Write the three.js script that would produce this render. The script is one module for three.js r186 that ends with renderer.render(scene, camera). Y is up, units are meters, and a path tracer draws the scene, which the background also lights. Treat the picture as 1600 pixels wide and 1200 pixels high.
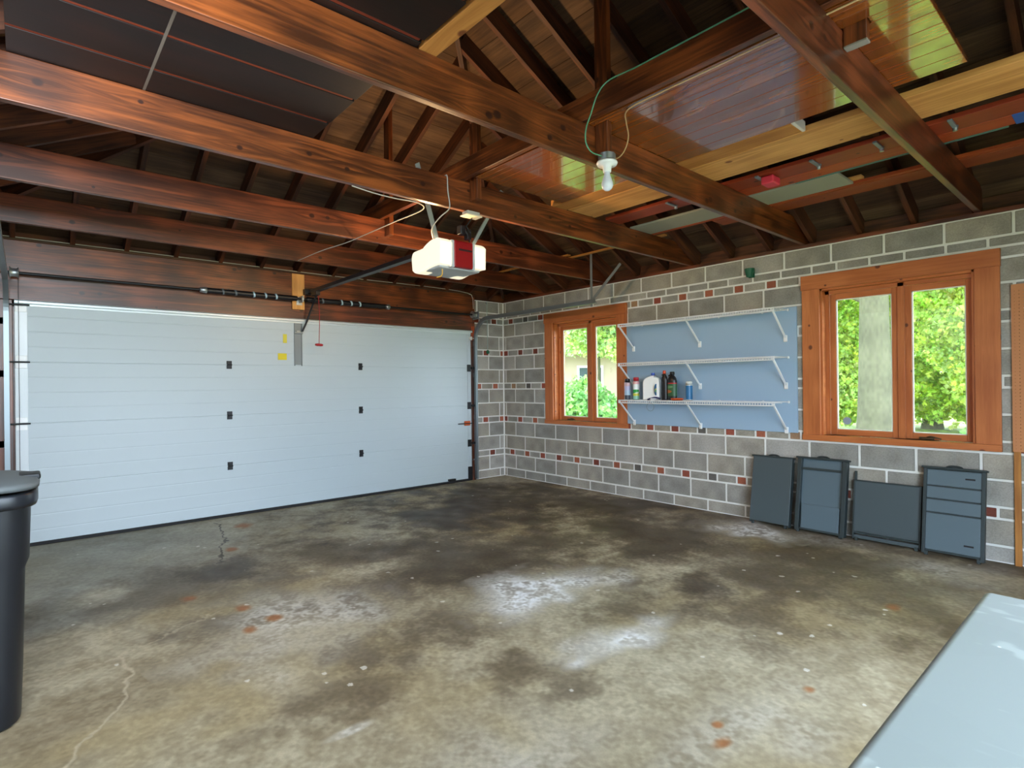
import * as THREE from 'three';
import { RoundedBoxGeometry } from 'three/addons/geometries/RoundedBoxGeometry.js';
import { RectAreaLightUniformsLib } from 'three/addons/lights/RectAreaLightUniformsLib.js';
import { mergeGeometries } from 'three/addons/utils/BufferGeometryUtils.js';

// ---------------------------------------------------------------- camera, sky, exposure
const scene = new THREE.Scene();
const renderer = new THREE.WebGLRenderer();
renderer.toneMapping = THREE.LinearToneMapping;
renderer.toneMappingExposure = 15;
renderer.shadowMap.enabled = true;
const camera = new THREE.PerspectiveCamera(2 * Math.atan(600 / 874.886) * 180 / Math.PI, 4 / 3, 0.05, 200);
camera.position.set(0, 1.356, 0);
camera.rotation.order = 'YXZ';
camera.rotation.set(0.001435, -0.716293, -0.011398);
scene.background = new THREE.Color().setRGB(0.8, 0.96, 1.14);   // even overcast sky
scene.backgroundIntensity = 1;
RectAreaLightUniformsLib.init();

// ---------------------------------------------------------------- measures (metres)
const W = 5.434, D = 6.427, XL = -0.55, ZB = 0.7, XR = (W + XL) / 2, HALF = (W - XL) / 2;
const WALLTOP = 2.585, PLATE = 2.615, BEAMTOP = 2.83, PITCH = 0.5, RAFT0 = 2.655;
const DX0 = -0.062, DX1 = 4.815, DH = 2.134;
const BACK0 = -0.48, BACK1 = 3.3, BACKH = 2.3;      // doorway behind the camera

// ---------------------------------------------------------------- helpers
let seed = 7;
const rnd = () => { seed = (seed + 0x6d2b79f5) | 0; let t = Math.imul(seed ^ (seed >>> 15), 1 | seed); t = (t + Math.imul(t ^ (t >>> 7), 61 | t)) ^ t; return ((t ^ (t >>> 14)) >>> 0) / 4294967296; };
const rr = (a, b) => a + (b - a) * rnd();
const hash = (x, y, s) => { let h = Math.imul(x, 374761393) + Math.imul(y, 668265263) + Math.imul(s, 2147483647 ^ 0x5bd1e995) | 0; h = Math.imul(h ^ (h >>> 13), 1274126177); return ((h ^ (h >>> 16)) >>> 0) / 4294967296; };
const sm = (t) => t * t * (3 - 2 * t);
function vnoise(x, y, s, px = 1 << 20, py = 1 << 20) {     // value noise, periodic
  const xi = Math.floor(x), yi = Math.floor(y), fx = sm(x - xi), fy = sm(y - yi), m = (a, p) => ((a % p) + p) % p;
  const x0 = m(xi, px), x1 = m(xi + 1, px), y0 = m(yi, py), y1 = m(yi + 1, py);
  const a = hash(x0, y0, s), b = hash(x1, y0, s), c = hash(x0, y1, s), d = hash(x1, y1, s);
  return a + (b - a) * fx + (c - a) * fy + (a - b - c + d) * fx * fy;
}
const clamp = (x, a = 0, b = 1) => Math.min(b, Math.max(a, x));
const step = (a, b, x) => sm(clamp((x - a) / (b - a)));
const taken = {};
const numbered = (n) => { taken[n] = (taken[n] ?? -1) + 1; return taken[n] ? `${n}_${String(taken[n]).padStart(3, '0')}` : n; };
function shade(o) { o.castShadow = true; o.receiveShadow = true; return o; }
function mesh(name, geo, mat, parent) {       // one part
  const m = shade(new THREE.Mesh(Array.isArray(geo) ? mergeGeometries(geo.map(plain)) : geo, mat));
  m.name = parent ? name : numbered(name);
  (parent ?? scene).add(m);
  return m;
}
function plain(g) { const q = g.index ? g.toNonIndexed() : g.clone(); for (const k of Object.keys(q.attributes)) if (!['position', 'normal', 'uv'].includes(k)) q.deleteAttribute(k); return q; }
function tag(o, label, category, group) { o.userData.label = label; o.userData.category = category; if (group) o.userData.group = group; return o; }
function thing(name, label, category, pos = [0, 0, 0], group) {
  const g = new THREE.Group(); g.name = numbered(name); g.position.set(...pos); scene.add(g);
  return tag(g, label, category, group);
}
function structure(o, label, category) { o.userData.kind = 'structure'; o.userData.label = label; o.userData.category = category; return o; }
// boxes, tubes
const at = (g, x, y, z, rx = 0, ry = 0, rz = 0) => g.applyMatrix4(new THREE.Matrix4().compose(new THREE.Vector3(x, y, z), new THREE.Quaternion().setFromEuler(new THREE.Euler(rx, ry, rz)), new THREE.Vector3(1, 1, 1)));
const box = (x0, x1, y0, y1, z0, z1) => at(new THREE.BoxGeometry(x1 - x0, y1 - y0, z1 - z0), (x0 + x1) / 2, (y0 + y1) / 2, (z0 + z1) / 2);
const rbox = (x0, x1, y0, y1, z0, z1, r = 0.004, s = 2) => at(new RoundedBoxGeometry(x1 - x0, y1 - y0, z1 - z0, s, r), (x0 + x1) / 2, (y0 + y1) / 2, (z0 + z1) / 2);
const cyl = (r0, r1, h, n = 20) => new THREE.CylinderGeometry(r0, r1, h, n);
const lathe = (pts, n = 28) => new THREE.LatheGeometry(pts.map(([a, b]) => new THREE.Vector2(a, b)), n);
const tube = (pts, r, seg = 40, n = 8) => new THREE.TubeGeometry(new THREE.CatmullRomCurve3(pts.map((p) => new THREE.Vector3(...p))), seg, r, n, false);
function rod(a, b, r, n = 8) { const A = new THREE.Vector3(...a), B = new THREE.Vector3(...b), d = B.clone().sub(A), g = cyl(r, r, d.length(), n); g.applyQuaternion(new THREE.Quaternion().setFromUnitVectors(new THREE.Vector3(0, 1, 0), d.normalize())); return g.translate(...A.add(B).multiplyScalar(0.5).toArray()); }
function bar(a, b, w, h, up = [0, 1, 0]) { // box from a to b, w across, h along up
  const A = new THREE.Vector3(...a), B = new THREE.Vector3(...b), x = B.clone().sub(A), L = x.length(); x.normalize();
  const z = x.clone().cross(new THREE.Vector3(...up)).normalize(), y = z.clone().cross(x);
  const g = new THREE.BoxGeometry(L, h, w); grain(g, 0);
  return g.applyMatrix4(new THREE.Matrix4().makeBasis(x, y, z).setPosition(A.add(B).multiplyScalar(0.5)));
}
function grain(g, axis, off) {     // uv in units of the wood textures (2 m along the grain, 0.5 m across)
  const p = g.attributes.position, n = g.attributes.normal, uv = new Float32Array(p.count * 2), o = off ?? [rnd(), rnd()];
  for (let i = 0; i < p.count; i++) {
    const c = [p.getX(i), p.getY(i), p.getZ(i)], nn = [Math.abs(n.getX(i)), Math.abs(n.getY(i)), Math.abs(n.getZ(i))];
    const na = nn.indexOf(Math.max(...nn)), others = [0, 1, 2].filter((k) => k !== axis);
    const va = na === others[0] ? others[1] : others[0];
    if (na === axis) { uv[2 * i] = c[others[0]] / 2 + o[0]; uv[2 * i + 1] = c[others[1]] / 0.5 + o[1]; }
    else { uv[2 * i] = c[axis] / 2 + o[0]; uv[2 * i + 1] = c[va] / 0.5 + o[1] + na * 0.37; }
  }
  g.setAttribute('uv', new THREE.BufferAttribute(uv, 2));
  return g;
}
function metres(g, s = 1, off = [0, 0]) {   // uv in metres by the face's axis
  const p = g.attributes.position, n = g.attributes.normal, uv = new Float32Array(p.count * 2);
  for (let i = 0; i < p.count; i++) {
    const c = [p.getX(i), p.getY(i), p.getZ(i)], nn = [Math.abs(n.getX(i)), Math.abs(n.getY(i)), Math.abs(n.getZ(i))], na = nn.indexOf(Math.max(...nn));
    const [a, b] = na === 0 ? [2, 1] : na === 1 ? [0, 2] : [0, 1];
    uv[2 * i] = c[a] / s + off[0]; uv[2 * i + 1] = c[b] / s + off[1];
  }
  g.setAttribute('uv', new THREE.BufferAttribute(uv, 2));
  return g;
}

// ---------------------------------------------------------------- textures
function dataTex(w, h, f, srgb = true) {
  const d = new Uint8Array(w * h * 4);
  for (let y = 0, i = 0; y < h; y++) for (let x = 0; x < w; x++, i += 4) { const c = f(x, y); d[i] = clamp(c[0], 0, 255); d[i + 1] = clamp(c[1], 0, 255); d[i + 2] = clamp(c[2], 0, 255); d[i + 3] = 255; }
  const t = new THREE.DataTexture(d, w, h); t.wrapS = t.wrapT = THREE.RepeatWrapping; t.magFilter = THREE.LinearFilter; t.minFilter = THREE.LinearMipmapLinearFilter; t.generateMipmaps = true;
  if (srgb) t.colorSpace = THREE.SRGBColorSpace;
  t.needsUpdate = true;
  return t;
}
const mixc = (a, b, t) => [a[0] + (b[0] - a[0]) * t, a[1] + (b[1] - a[1]) * t, a[2] + (b[2] - a[2]) * t];
function woodTex(s, light, dark, knot, knots = 5, contrast = 1) {
  const kn = []; for (let i = 0; i < knots; i++) kn.push([hash(i, 1, s) * 1024, hash(i, 2, s) * 256, 5 + hash(i, 3, s) * 9]);
  return dataTex(1024, 256, (x, y) => {
    let bend = 0, k = 0;
    for (const [kx, ky, kr] of kn) {
      let dx = Math.abs(x - kx); dx = Math.min(dx, 1024 - dx); let dy = y - ky; if (dy > 128) dy -= 256; if (dy < -128) dy += 256;
      const r2 = (dx * dx) / 9 + dy * dy; bend += Math.sign(dy) * kr * 1.6 * Math.exp(-r2 / (kr * kr * 6)); k = Math.max(k, 1 - step(kr * 0.45, kr * 0.95, Math.hypot(dx * 0.8, dy)));
    }
    const v = y - bend;
    const coarse = vnoise(x / 170, v / 20, s, 6, 13), ring = vnoise(x / 256, v / 5.3, s + 1, 4, 48), fine = vnoise(x / 30, v / 1.7, s + 2, 34, 150), blot = vnoise(x / 80, v / 64, s + 3, 13, 4);
    const t = clamp(0.5 + contrast * ((coarse - 0.5) * 0.7 + (ring - 0.5) * 0.55 + (fine - 0.5) * 0.35 + (blot - 0.5) * 0.6));
    return mixc(mixc(dark, light, t), knot, k * 0.85);
  });
}
const T = {
  beam: woodTex(11, [146, 86, 44], [70, 38, 18], [44, 22, 16], 9, 1.25),
  beam2: woodTex(23, [130, 74, 44], [66, 35, 21], [40, 20, 16], 6, 1.25),
  raft: woodTex(31, [112, 62, 32], [56, 29, 15], [34, 18, 12], 4),
  trim: woodTex(47, [206, 132, 76], [170, 98, 50], [84, 40, 22], 6, 0.75),
  pine: woodTex(53, [226, 184, 120], [186, 140, 80], [120, 74, 40], 5, 0.9),
  deck: woodTex(61, [110, 83, 58], [68, 48, 33], [70, 48, 30], 3),
  panel: woodTex(83, [156, 84, 28], [108, 54, 16], [84, 40, 18], 1, 0.9),
};
const bumpTex = dataTex(256, 256, (x, y) => { const v = 255 * (0.55 * vnoise(x / 3, y / 3, 5, 85, 85) + 0.3 * vnoise(x / 9, y / 9, 6, 28, 28) + 0.15 * hash(x, y, 9)); return [v, v, v]; }, false);
const blockTex = dataTex(512, 512, (x, y) => {
  const v = 0.84 + 0.14 * vnoise(x / 64, y / 64, 3, 8, 8) + 0.1 * (vnoise(x / 4, y / 4, 4, 128, 128) - 0.5) + 0.08 * (hash(x, y, 8) - 0.5), w = vnoise(x / 90, y / 70, 13, 5, 7);
  return [222 * v, (220 - 3 * w) * v, (215 - 8 * w) * v];
});
const woodMat = (map, color = 0xffffff, rough = 0.45, extra = {}) => new THREE.MeshPhysicalMaterial({ map, color, roughness: rough, bumpMap: map, bumpScale: 0.0006, ...extra });
const std = (color, roughness = 0.6, metalness = 0, extra = {}) => new THREE.MeshPhysicalMaterial({ color, roughness, metalness, ...extra });
const M = {
  beam: woodMat(T.beam, 0xf4dcc4, 0.38, { clearcoat: 0.35, clearcoatRoughness: 0.35 }), beamr: woodMat(T.beam2, 0xf6e0d4, 0.38, { clearcoat: 0.35, clearcoatRoughness: 0.35 }), raft: woodMat(T.raft, 0xffffff, 0.6),
  trim: woodMat(T.trim, 0xfff0e8, 0.42), pine: woodMat(T.pine, 0xffe9cc, 0.65), pined: woodMat(T.pine, 0xd9b98f, 0.65),
  deck: [0xffffff, 0xe8ded0, 0xd4cabb].map((c) => woodMat(T.deck, c, 0.75)),
  panel: woodMat(T.panel, 0xffffff, 0.16, { ior: 1.75, clearcoat: 0.9, clearcoatRoughness: 0.04, bumpMap: null }), panel2: woodMat(T.panel, 0xf2e8dc, 0.16, { ior: 1.75, clearcoat: 0.9, clearcoatRoughness: 0.05, bumpMap: null }),
  red: woodMat(T.trim, 0xc07868, 0.5), red2: woodMat(T.trim, 0xe0987c, 0.5), brownboard: woodMat(T.trim, 0xc8a090, 0.55),
  darkboard: woodMat(T.raft, 0x4e3c3a, 0.55), orange: woodMat(T.trim, 0xd89858, 0.6), rusty: woodMat(T.trim, 0x9c6238, 0.7), wallwood: woodMat(T.beam, 0xc0b0a8, 0.6),
  mortar: std(0xe8e8e4, 0.9, 0, { bumpMap: bumpTex, bumpScale: 0.002 }),
  door: std(0xb9c5ca, 0.45), stile: std(0xd2dade, 0.3), white: std(0xf0f2f2, 0.35), shelf: std(0xeef1f3, 0.35),
  galv: std(0xaeb6ba, 0.38, 0.85, { bumpMap: bumpTex, bumpScale: 0.0003 }), track: std(0x8d979c, 0.42, 0.8), darkmetal: std(0x2b2d30, 0.45, 0.6), black: std(0x14151a, 0.4), rubber: std(0x17181a, 0.75),
  gray: std(0x7e868a, 0.5, 0.3), blue: std(0x9db8d0, 0.6), greypanel: std(0x4c575b, 0.36, 0.1), greypanel2: std(0x5c6d76, 0.36, 0.1), greydark: std(0x2f3a3c, 0.5, 0.1),
  yellow: std(0xd9c81e, 0.55), redplastic: std(0x8e0d14, 0.4), redcord: std(0xa02028, 0.7), cable: std(0xb4afa4, 0.6), green: std(0x0f5a40, 0.45), greencord: std(0x5a9874, 0.6), tancord: std(0xc0a070, 0.6),
  glass: new THREE.MeshPhysicalMaterial({ color: 0xffffff, transmission: 1, roughness: 0, thickness: 0, ior: 1.5 }),
  peg: std(0xc88658, 0.7), rust: std(0xc0572a, 0.7), plasticgrey: std(0x9aa0a0, 0.5), lid: std(0x565c5e, 0.55),
};

// ---------------------------------------------------------------- floor
const FX0 = XL - 0.25, FX1 = W + 0.25, FZ0 = -D - 0.35, FZ1 = ZB + 0.3;
{
  const N = 1536, wh = [[2.573, -2.66, 0.5, 0.32, 1.15], [2.37, -1.85, 0.32, 0.15, 1.2], [2.2, -1.98, 0.3, 0.1, 0.5], [3.05, -2.5, 0.28, 0.14, 0.6], [4.98, -2.5, 0.33, 0.36, 1.1], [4.93, -0.98, 0.3, 0.4, 0.5], [5.2, -1.9, 0.2, 0.6, 0.35], [1.25, -3.3, 0.5, 0.55, 0.55], [0.9, -2.7, 0.25, 0.2, 0.35], [0.95, -2.09, 0.09, 0.025, 0.7], [1.35, -1.5, 0.7, 0.3, 0.35], [2.2, -1.05, 0.8, 0.25, 0.3]];
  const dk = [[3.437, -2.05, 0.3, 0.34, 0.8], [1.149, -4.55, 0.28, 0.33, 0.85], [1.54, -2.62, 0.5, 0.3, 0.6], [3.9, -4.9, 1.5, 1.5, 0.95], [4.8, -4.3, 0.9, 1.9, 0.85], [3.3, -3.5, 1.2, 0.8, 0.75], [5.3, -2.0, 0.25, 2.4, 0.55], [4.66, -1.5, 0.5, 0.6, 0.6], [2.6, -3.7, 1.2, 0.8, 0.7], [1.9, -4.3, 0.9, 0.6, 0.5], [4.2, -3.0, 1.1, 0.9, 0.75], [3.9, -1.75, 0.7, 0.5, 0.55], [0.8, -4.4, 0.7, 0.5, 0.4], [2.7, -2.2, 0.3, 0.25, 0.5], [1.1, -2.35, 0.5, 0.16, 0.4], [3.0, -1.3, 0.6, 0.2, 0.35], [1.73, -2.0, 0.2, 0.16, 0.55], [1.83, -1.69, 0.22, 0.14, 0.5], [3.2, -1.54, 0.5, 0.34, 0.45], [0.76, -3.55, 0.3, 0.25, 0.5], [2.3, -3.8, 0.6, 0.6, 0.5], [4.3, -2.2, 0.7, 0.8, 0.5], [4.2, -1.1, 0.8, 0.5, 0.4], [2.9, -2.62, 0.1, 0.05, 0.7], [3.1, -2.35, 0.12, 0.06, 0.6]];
  const ru = [[1.967, -1.076, 0.05, 0.03], [2.598, -1.011, 0.04, 0.03], [3.893, -1.038, 0.07, 0.05], [0.938, -3.335, 0.04, 0.05], [1.104, -3.417, 0.04, 0.05], [1.0, -3.7, 0.05, 0.06], [0.8, -4.1, 0.05, 0.06], [1.3, -5.1, 0.05, 0.08], [1.6, -5.9, 0.1, 0.12], [2.06, -1.15, 0.025, 0.02]];
  const cracks = [[[1.438, -6.2], [1.44, -6.0], [1.342, -5.425], [1.25, -5.25], [1.196, -4.975], [1.14, -4.75]], [[-0.4, -3.3], [-0.007, -3.428], [0.36, -3.445], [0.62, -3.6], [0.9, -3.75]], [[0.36, -3.445], [0.375, -3.25], [0.351, -3.139], [0.3, -2.98], [0.228, -2.821], [0.16, -2.7], [0.097, -2.603], [0.05, -2.3]]];
  const specks = []; for (let i = 0; i < 130; i++) specks.push([rr(FX0, FX1), rr(-6, 0.5), rr(0.006, 0.016)]);
  const seg = (px, pz, a, b) => { const dx = b[0] - a[0], dz = b[1] - a[1], t = clamp(((px - a[0]) * dx + (pz - a[1]) * dz) / (dx * dx + dz * dz)); return Math.hypot(px - a[0] - dx * t, pz - a[1] - dz * t); };
  const cell = {}; for (const s of specks) (cell[Math.floor(s[0] * 2) + '_' + Math.floor(s[1] * 2)] ??= []).push(s);
  const blob = (x, z, [cx, cz, rx, rz, a = 1], wob) => { const d = Math.hypot((x - cx) / rx, (z - cz) / rz); return d > 1.7 ? 0 : a * (1 - step(0.2, 1.35, d + wob)); };
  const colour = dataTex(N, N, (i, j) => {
    const x = FX0 + (i + 0.5) / N * (FX1 - FX0), z = FZ0 + (j + 0.5) / N * (FZ1 - FZ0);
    const n1 = vnoise(x * 0.9, z * 0.9, 41), n2 = vnoise(x * 2.6, z * 2.6, 42), n3 = vnoise(x * 7, z * 7, 43), n4 = vnoise(x * 19, z * 19, 44), n5 = vnoise(x * 60, z * 60, 45), n6 = hash(i, j, 46);
    const m = clamp(0.16 + 0.42 * n1 + 0.42 * n2 + 0.32 * (n3 - 0.5) + 0.28 * (n4 - 0.5) + 0.18 * (n5 - 0.5));
    let c = mixc([108, 92, 66], [186, 176, 150], m);
    c = mixc(c, [146, 126, 84], 0.5 * step(0.5, 0.85, vnoise(x * 1.5 + 9, z * 1.5, 47) * 0.7 + n3 * 0.3));
    c = mixc(c, [132, 138, 134], 0.55 * step(2.2, 0.4, x + 0.3 * (n2 - 0.5)) * step(-3.4, -5, z + 1.1 * (n2 - 0.5)));
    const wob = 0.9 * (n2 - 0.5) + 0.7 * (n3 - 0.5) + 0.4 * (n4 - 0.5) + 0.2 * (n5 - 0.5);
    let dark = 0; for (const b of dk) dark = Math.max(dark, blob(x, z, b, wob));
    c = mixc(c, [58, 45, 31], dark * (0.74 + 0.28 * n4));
    let lite = 0; for (const b of wh) lite = Math.max(lite, blob(x, z, b, wob * 1.25));
    c = mixc(c, [232, 232, 230], Math.min(1, lite) * (0.5 + 0.55 * step(0.25, 0.75, n4 * 0.6 + n5 * 0.4)));
    let rust = 0; for (const b of ru) rust = Math.max(rust, blob(x, z, b, wob));
    c = mixc(c, [150, 88, 44], rust * 0.8);
    cracks.forEach((cr, k) => { let d = 9; const wx = x + 0.03 * (n4 - 0.5) + 0.05 * (n3 - 0.5), wz = z + 0.03 * (n5 - 0.5) + 0.05 * (n4 - 0.5); if (x < 1.7) for (let q = 0; q + 1 < cr.length; q++) d = Math.min(d, seg(wx, wz, cr[q], cr[q + 1])); c = mixc(c, k ? [186, 172, 146] : [58, 52, 44], (1 - step(0.003, k ? 0.013 : 0.011, d)) * (k === 1 ? 0.55 : 0.8)); });
    for (const [sx, sz, sr] of cell[Math.floor(x * 2) + '_' + Math.floor(z * 2)] ?? []) if (Math.hypot(x - sx, z - sz) < sr * (0.6 + 0.8 * n5)) c = mixc(c, [215, 210, 200], 0.8);
    const g = 0.93 + 0.1 * n5 + 0.06 * n6;
    return [c[0] * g, c[1] * g, c[2] * g];
  });
  const rough = dataTex(512, 512, (i, j) => { const v = 255 * clamp(0.42 + 0.2 * vnoise(i / 40, j / 40, 51, 13, 13) + 0.2 * vnoise(i / 9, j / 9, 52, 57, 57)); return [v, v, v]; }, false);
  colour.wrapS = colour.wrapT = rough.wrapS = rough.wrapT = THREE.ClampToEdgeWrapping;
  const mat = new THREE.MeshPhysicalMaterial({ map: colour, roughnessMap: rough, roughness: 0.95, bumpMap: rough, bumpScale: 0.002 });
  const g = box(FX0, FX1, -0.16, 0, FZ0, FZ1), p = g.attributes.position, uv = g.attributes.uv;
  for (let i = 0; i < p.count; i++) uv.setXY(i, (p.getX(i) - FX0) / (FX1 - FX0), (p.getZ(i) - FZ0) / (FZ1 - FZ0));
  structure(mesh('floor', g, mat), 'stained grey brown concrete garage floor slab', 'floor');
}

// ---------------------------------------------------------------- masonry
const ROWS = [];   // [y0, y1, kind, phase]
{
  ROWS.push([0, 0.121, 'block', 0.2], [0.121, 0.321, 'block', 0]);
  for (let k = 0; k < 4; k++) { const y = 0.321 + 0.487 * k; ROWS.push([y, y + 0.087, 'brick', [0, 0.17, 0.07, 0.2][k]], [y + 0.087, y + 0.287, 'block', 0.2], [y + 0.287, y + 0.487, 'block', 0]); }
  ROWS[ROWS.length - 1][1] = 2.252;
  ROWS.push([2.252, 2.336, 'brick', 0.01], [2.336, 2.414, 'thin', 0.1], [2.414, WALLTOP, 'block', 0.2]);
}
const blockMats = [0xcac9c6, 0xbfbebb, 0xd4d3d1, 0xc5c1b9, 0xb9b9b7, 0xccc8c1].map((c) => new THREE.MeshPhysicalMaterial({ map: blockTex, color: c, roughness: 0.9, bumpMap: bumpTex, bumpScale: 0.003 }));
const redMats = [0xc26a58, 0xb05c4c, 0xcc7a60, 0x9c5446, 0xd0a888, 0x7c7a78].map((c) => new THREE.MeshPhysicalMaterial({ map: blockTex, color: c, roughness: 0.88, bumpMap: bumpTex, bumpScale: 0.003 }));
const JOINT = 0.018, geoCache = {};
function pieceGeo(l, h, v) {      // length along local x, face towards +z
  const key = [l.toFixed(3), h.toFixed(3), v].join();
  return geoCache[key] ??= metres(rbox(-l / 2, l / 2, -h / 2, h / 2, -0.03, 0, 0.005, 1), 0.8, [v * 0.31, v * 0.17]);
}
// lays one wall: s runs along the wall; put(s, y) gives position, turn the face's turn; holes are [s0, s1, y0, y1]
function layWall(parent, s0, s1, put, turn, holes, anchor) {
  for (const [y0, y1, kind, ph] of ROWS) {
    const cuts = [];
    if (kind === 'block') for (let s = anchor - 0.408 * 40 + ph; s < s1 + 0.5; s += 0.408) cuts.push([s, s + 0.408, 0]);
    else for (let s = anchor - 0.313 * 50 + ph; s < s1 + 0.4;) {
      if (kind === 'brick') { const w = rr(0.205, 0.225); cuts.push([s, s + 0.105, 1], [s + 0.105, s + 0.105 + w, 0]); s += 0.105 + w; } else { const w = rr(0.2, 0.29); cuts.push([s, s + w, 0]); s += w; }
    }
    for (const [a0, b0, red] of cuts) {
      let pieces = [[Math.max(a0, s0), Math.min(b0, s1)]];
      for (const [h0, h1, hy0, hy1] of holes) if (Math.min(y1, hy1) - Math.max(y0, hy0) > 0.005) pieces = pieces.flatMap(([a, b]) => [[a, Math.min(b, h0)], [Math.max(a, h1), b]]);
      for (const [a, b] of pieces) {
        if (b - a < 0.03) continue;
        const r = rnd(), m = kind !== 'block' && red ? redMats[r < 0.84 ? Math.floor(r / 0.21) : r < 0.92 ? 4 : 5] : blockMats[Math.floor(rnd() * 6)];
        const l = b - a - JOINT, h = y1 - y0 - JOINT, o = mesh(kind === 'block' ? 'block' : 'brick', pieceGeo(l, h, Math.floor(rnd() * 4)), m, parent);
        o.position.set(...put((a + b) / 2, (y0 + y1) / 2, rr(0, 0.002)));
        o.rotation.y = turn;
      }
    }
  }
}
const WIN = [[-5.375, -4.283], [-1.985, -0.893]], WY0 = 0.872, WY1 = 2.19, TH = 0.2;   // window openings in z
function wallBoxes(x0, x1, y0, y1, z0, z1, holes) { // along z, holes [za, zb, ya, yb]
  const out = []; let z = z0;
  for (const [a, b, ya, yb] of holes) { out.push(box(x0, x1, y0, y1, z, a)); if (ya > y0) out.push(box(x0, x1, y0, ya, a, b)); if (yb < y1) out.push(box(x0, x1, yb, y1, a, b)); z = b; }
  out.push(box(x0, x1, y0, y1, z, z1));
  return out;
}
{
  const holes = WIN.map(([a, b]) => [a, b, WY0, WY1]);
  const w = mesh('wall_right', [...wallBoxes(W + 0.006, W + TH, -0.1, WALLTOP, -D - TH, ZB + TH, holes)].map((g) => metres(g)), M.mortar);
  structure(w, 'grey concrete block wall with courses of small red bricks and two windows', 'wall');
  layWall(w, -D, ZB - 0.002, (s, y, d) => [W + d, y, s], -Math.PI / 2, WIN.map(([a, b]) => [a - 0.06, b + 0.06, WY0, WY1]), -2.299 - 0.2);
}
{
  const w = mesh('wall_front', [box(4.885, W + 0.02, -0.1, WALLTOP, -D - TH, -D - 0.006)].map((g) => metres(g)), M.mortar);
  structure(w, 'block wall return beside the white garage door', 'wall');
  layWall(w, 4.885, W - 0.004, (s, y, d) => [s, y, -D - d], 0, [], 5.15);
}
function gableGeo() { const s = new THREE.Shape(); s.moveTo(XL - 0.05, WALLTOP); s.lineTo(W + 0.05, WALLTOP); s.lineTo(W + 0.05, 2.75); s.lineTo(XR, 2.75 + HALF * PITCH + 0.03); s.lineTo(XL - 0.05, 2.75); s.closePath(); return new THREE.ExtrudeGeometry(s, { depth: TH, bevelEnabled: false }).translate(0, 0, ZB + 0.002); }
structure(mesh('wall_left', [metres(box(XL - TH, XL, -0.1, WALLTOP, -D - TH, ZB + TH)), metres(box(XL, DX0 - 0.015, -0.1, WALLTOP, -D - TH, -D - 0.045))], blockMats[2]), 'plain block wall on the left side of the garage', 'wall');
structure(mesh('wall_back', [box(XL, BACK0, -0.1, WALLTOP, ZB, ZB + TH), box(BACK1, W, -0.1, WALLTOP, ZB, ZB + TH), box(BACK0, BACK1, BACKH, WALLTOP, ZB, ZB + TH), gableGeo()].map((g) => metres(plain(g))), blockMats[2]), 'block wall behind the camera with an open doorway', 'wall');
structure(mesh('trim_1', grain(box(W - 0.012, W + 0.1, WALLTOP, PLATE, -D, ZB), 2), M.beamr), 'reddish brown wall plate along the top of the block wall', 'trim');
structure(mesh('trim_2', [grain(box(XL - 0.1, XL + 0.012, WALLTOP, PLATE, -D, ZB), 2), grain(box(XL, W, WALLTOP, PLATE, ZB - 0.012, ZB + 0.1), 0)], M.beamr), 'brown wall plate on the other block walls', 'trim');
structure(mesh('trim_6', [grain(box(W + 0.1, W + TH, WALLTOP, 2.74, -D - TH, ZB + TH), 2), grain(box(XL - TH, XL - 0.1, WALLTOP, 2.74, -D - TH, ZB + TH), 2), grain(box(XL - TH, W + TH, WALLTOP, 2.74, -D - TH, -D - 0.1), 0)], M.raft), 'dark eave blocking between the rafter feet', 'trim');
// header above the door: two stained boards
{
  const h = structure(mesh('trim_3', [grain(box(XL, 4.9, DH, PLATE + 0.03, -D - 0.045, -D - 0.03), 0), box(XL, 4.9, DH - 0.04, WALLTOP + 0.03, -D - 0.12, -D - 0.05)], M.raft), 'reddish brown plank header above the white garage door', 'trim');
  mesh('board', grain(rbox(XL, 4.893, DH + 0.004, 2.358, -D - 0.035, -D + 0.004, 0.004), 0), M.beamr, h);
  mesh('board', grain(rbox(XL, 4.89, 2.364, 2.648, -D - 0.035, -D + 0.012, 0.004), 0), M.beam, h);
  mesh('ledge', grain(rbox(XL, 4.87, 2.648, 2.664, -D - 0.05, -D + 0.022, 0.003), 0), M.deck[2], h);
}
structure(mesh('trim_4', [box(DX0 - 0.16, DX0 + 0.04, -0.05, DH, -D - 0.12, -D - 0.05), grain(rbox(DX0 - 0.16, DX0 - 0.012, 0, DH, -D - 0.04, -D + 0.006, 0.004), 1)], M.beamr), 'brown wooden jamb on the left of the garage door', 'trim');
structure(mesh('trim_5', [box(DX1 - 0.04, 4.9, -0.05, DH, -D - 0.12, -D - 0.05), grain(rbox(DX1 + 0.012, 4.882, 0.3, DH + 0.02, -D - 0.04, -D + 0.004, 0.004), 1), grain(rbox(DX1 + 0.02, 4.89, 0, 0.28, -D - 0.04, -D + 0.008, 0.004), 1)], M.beamr), 'narrow brown wooden jamb on the right of the garage door', 'trim');

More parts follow.
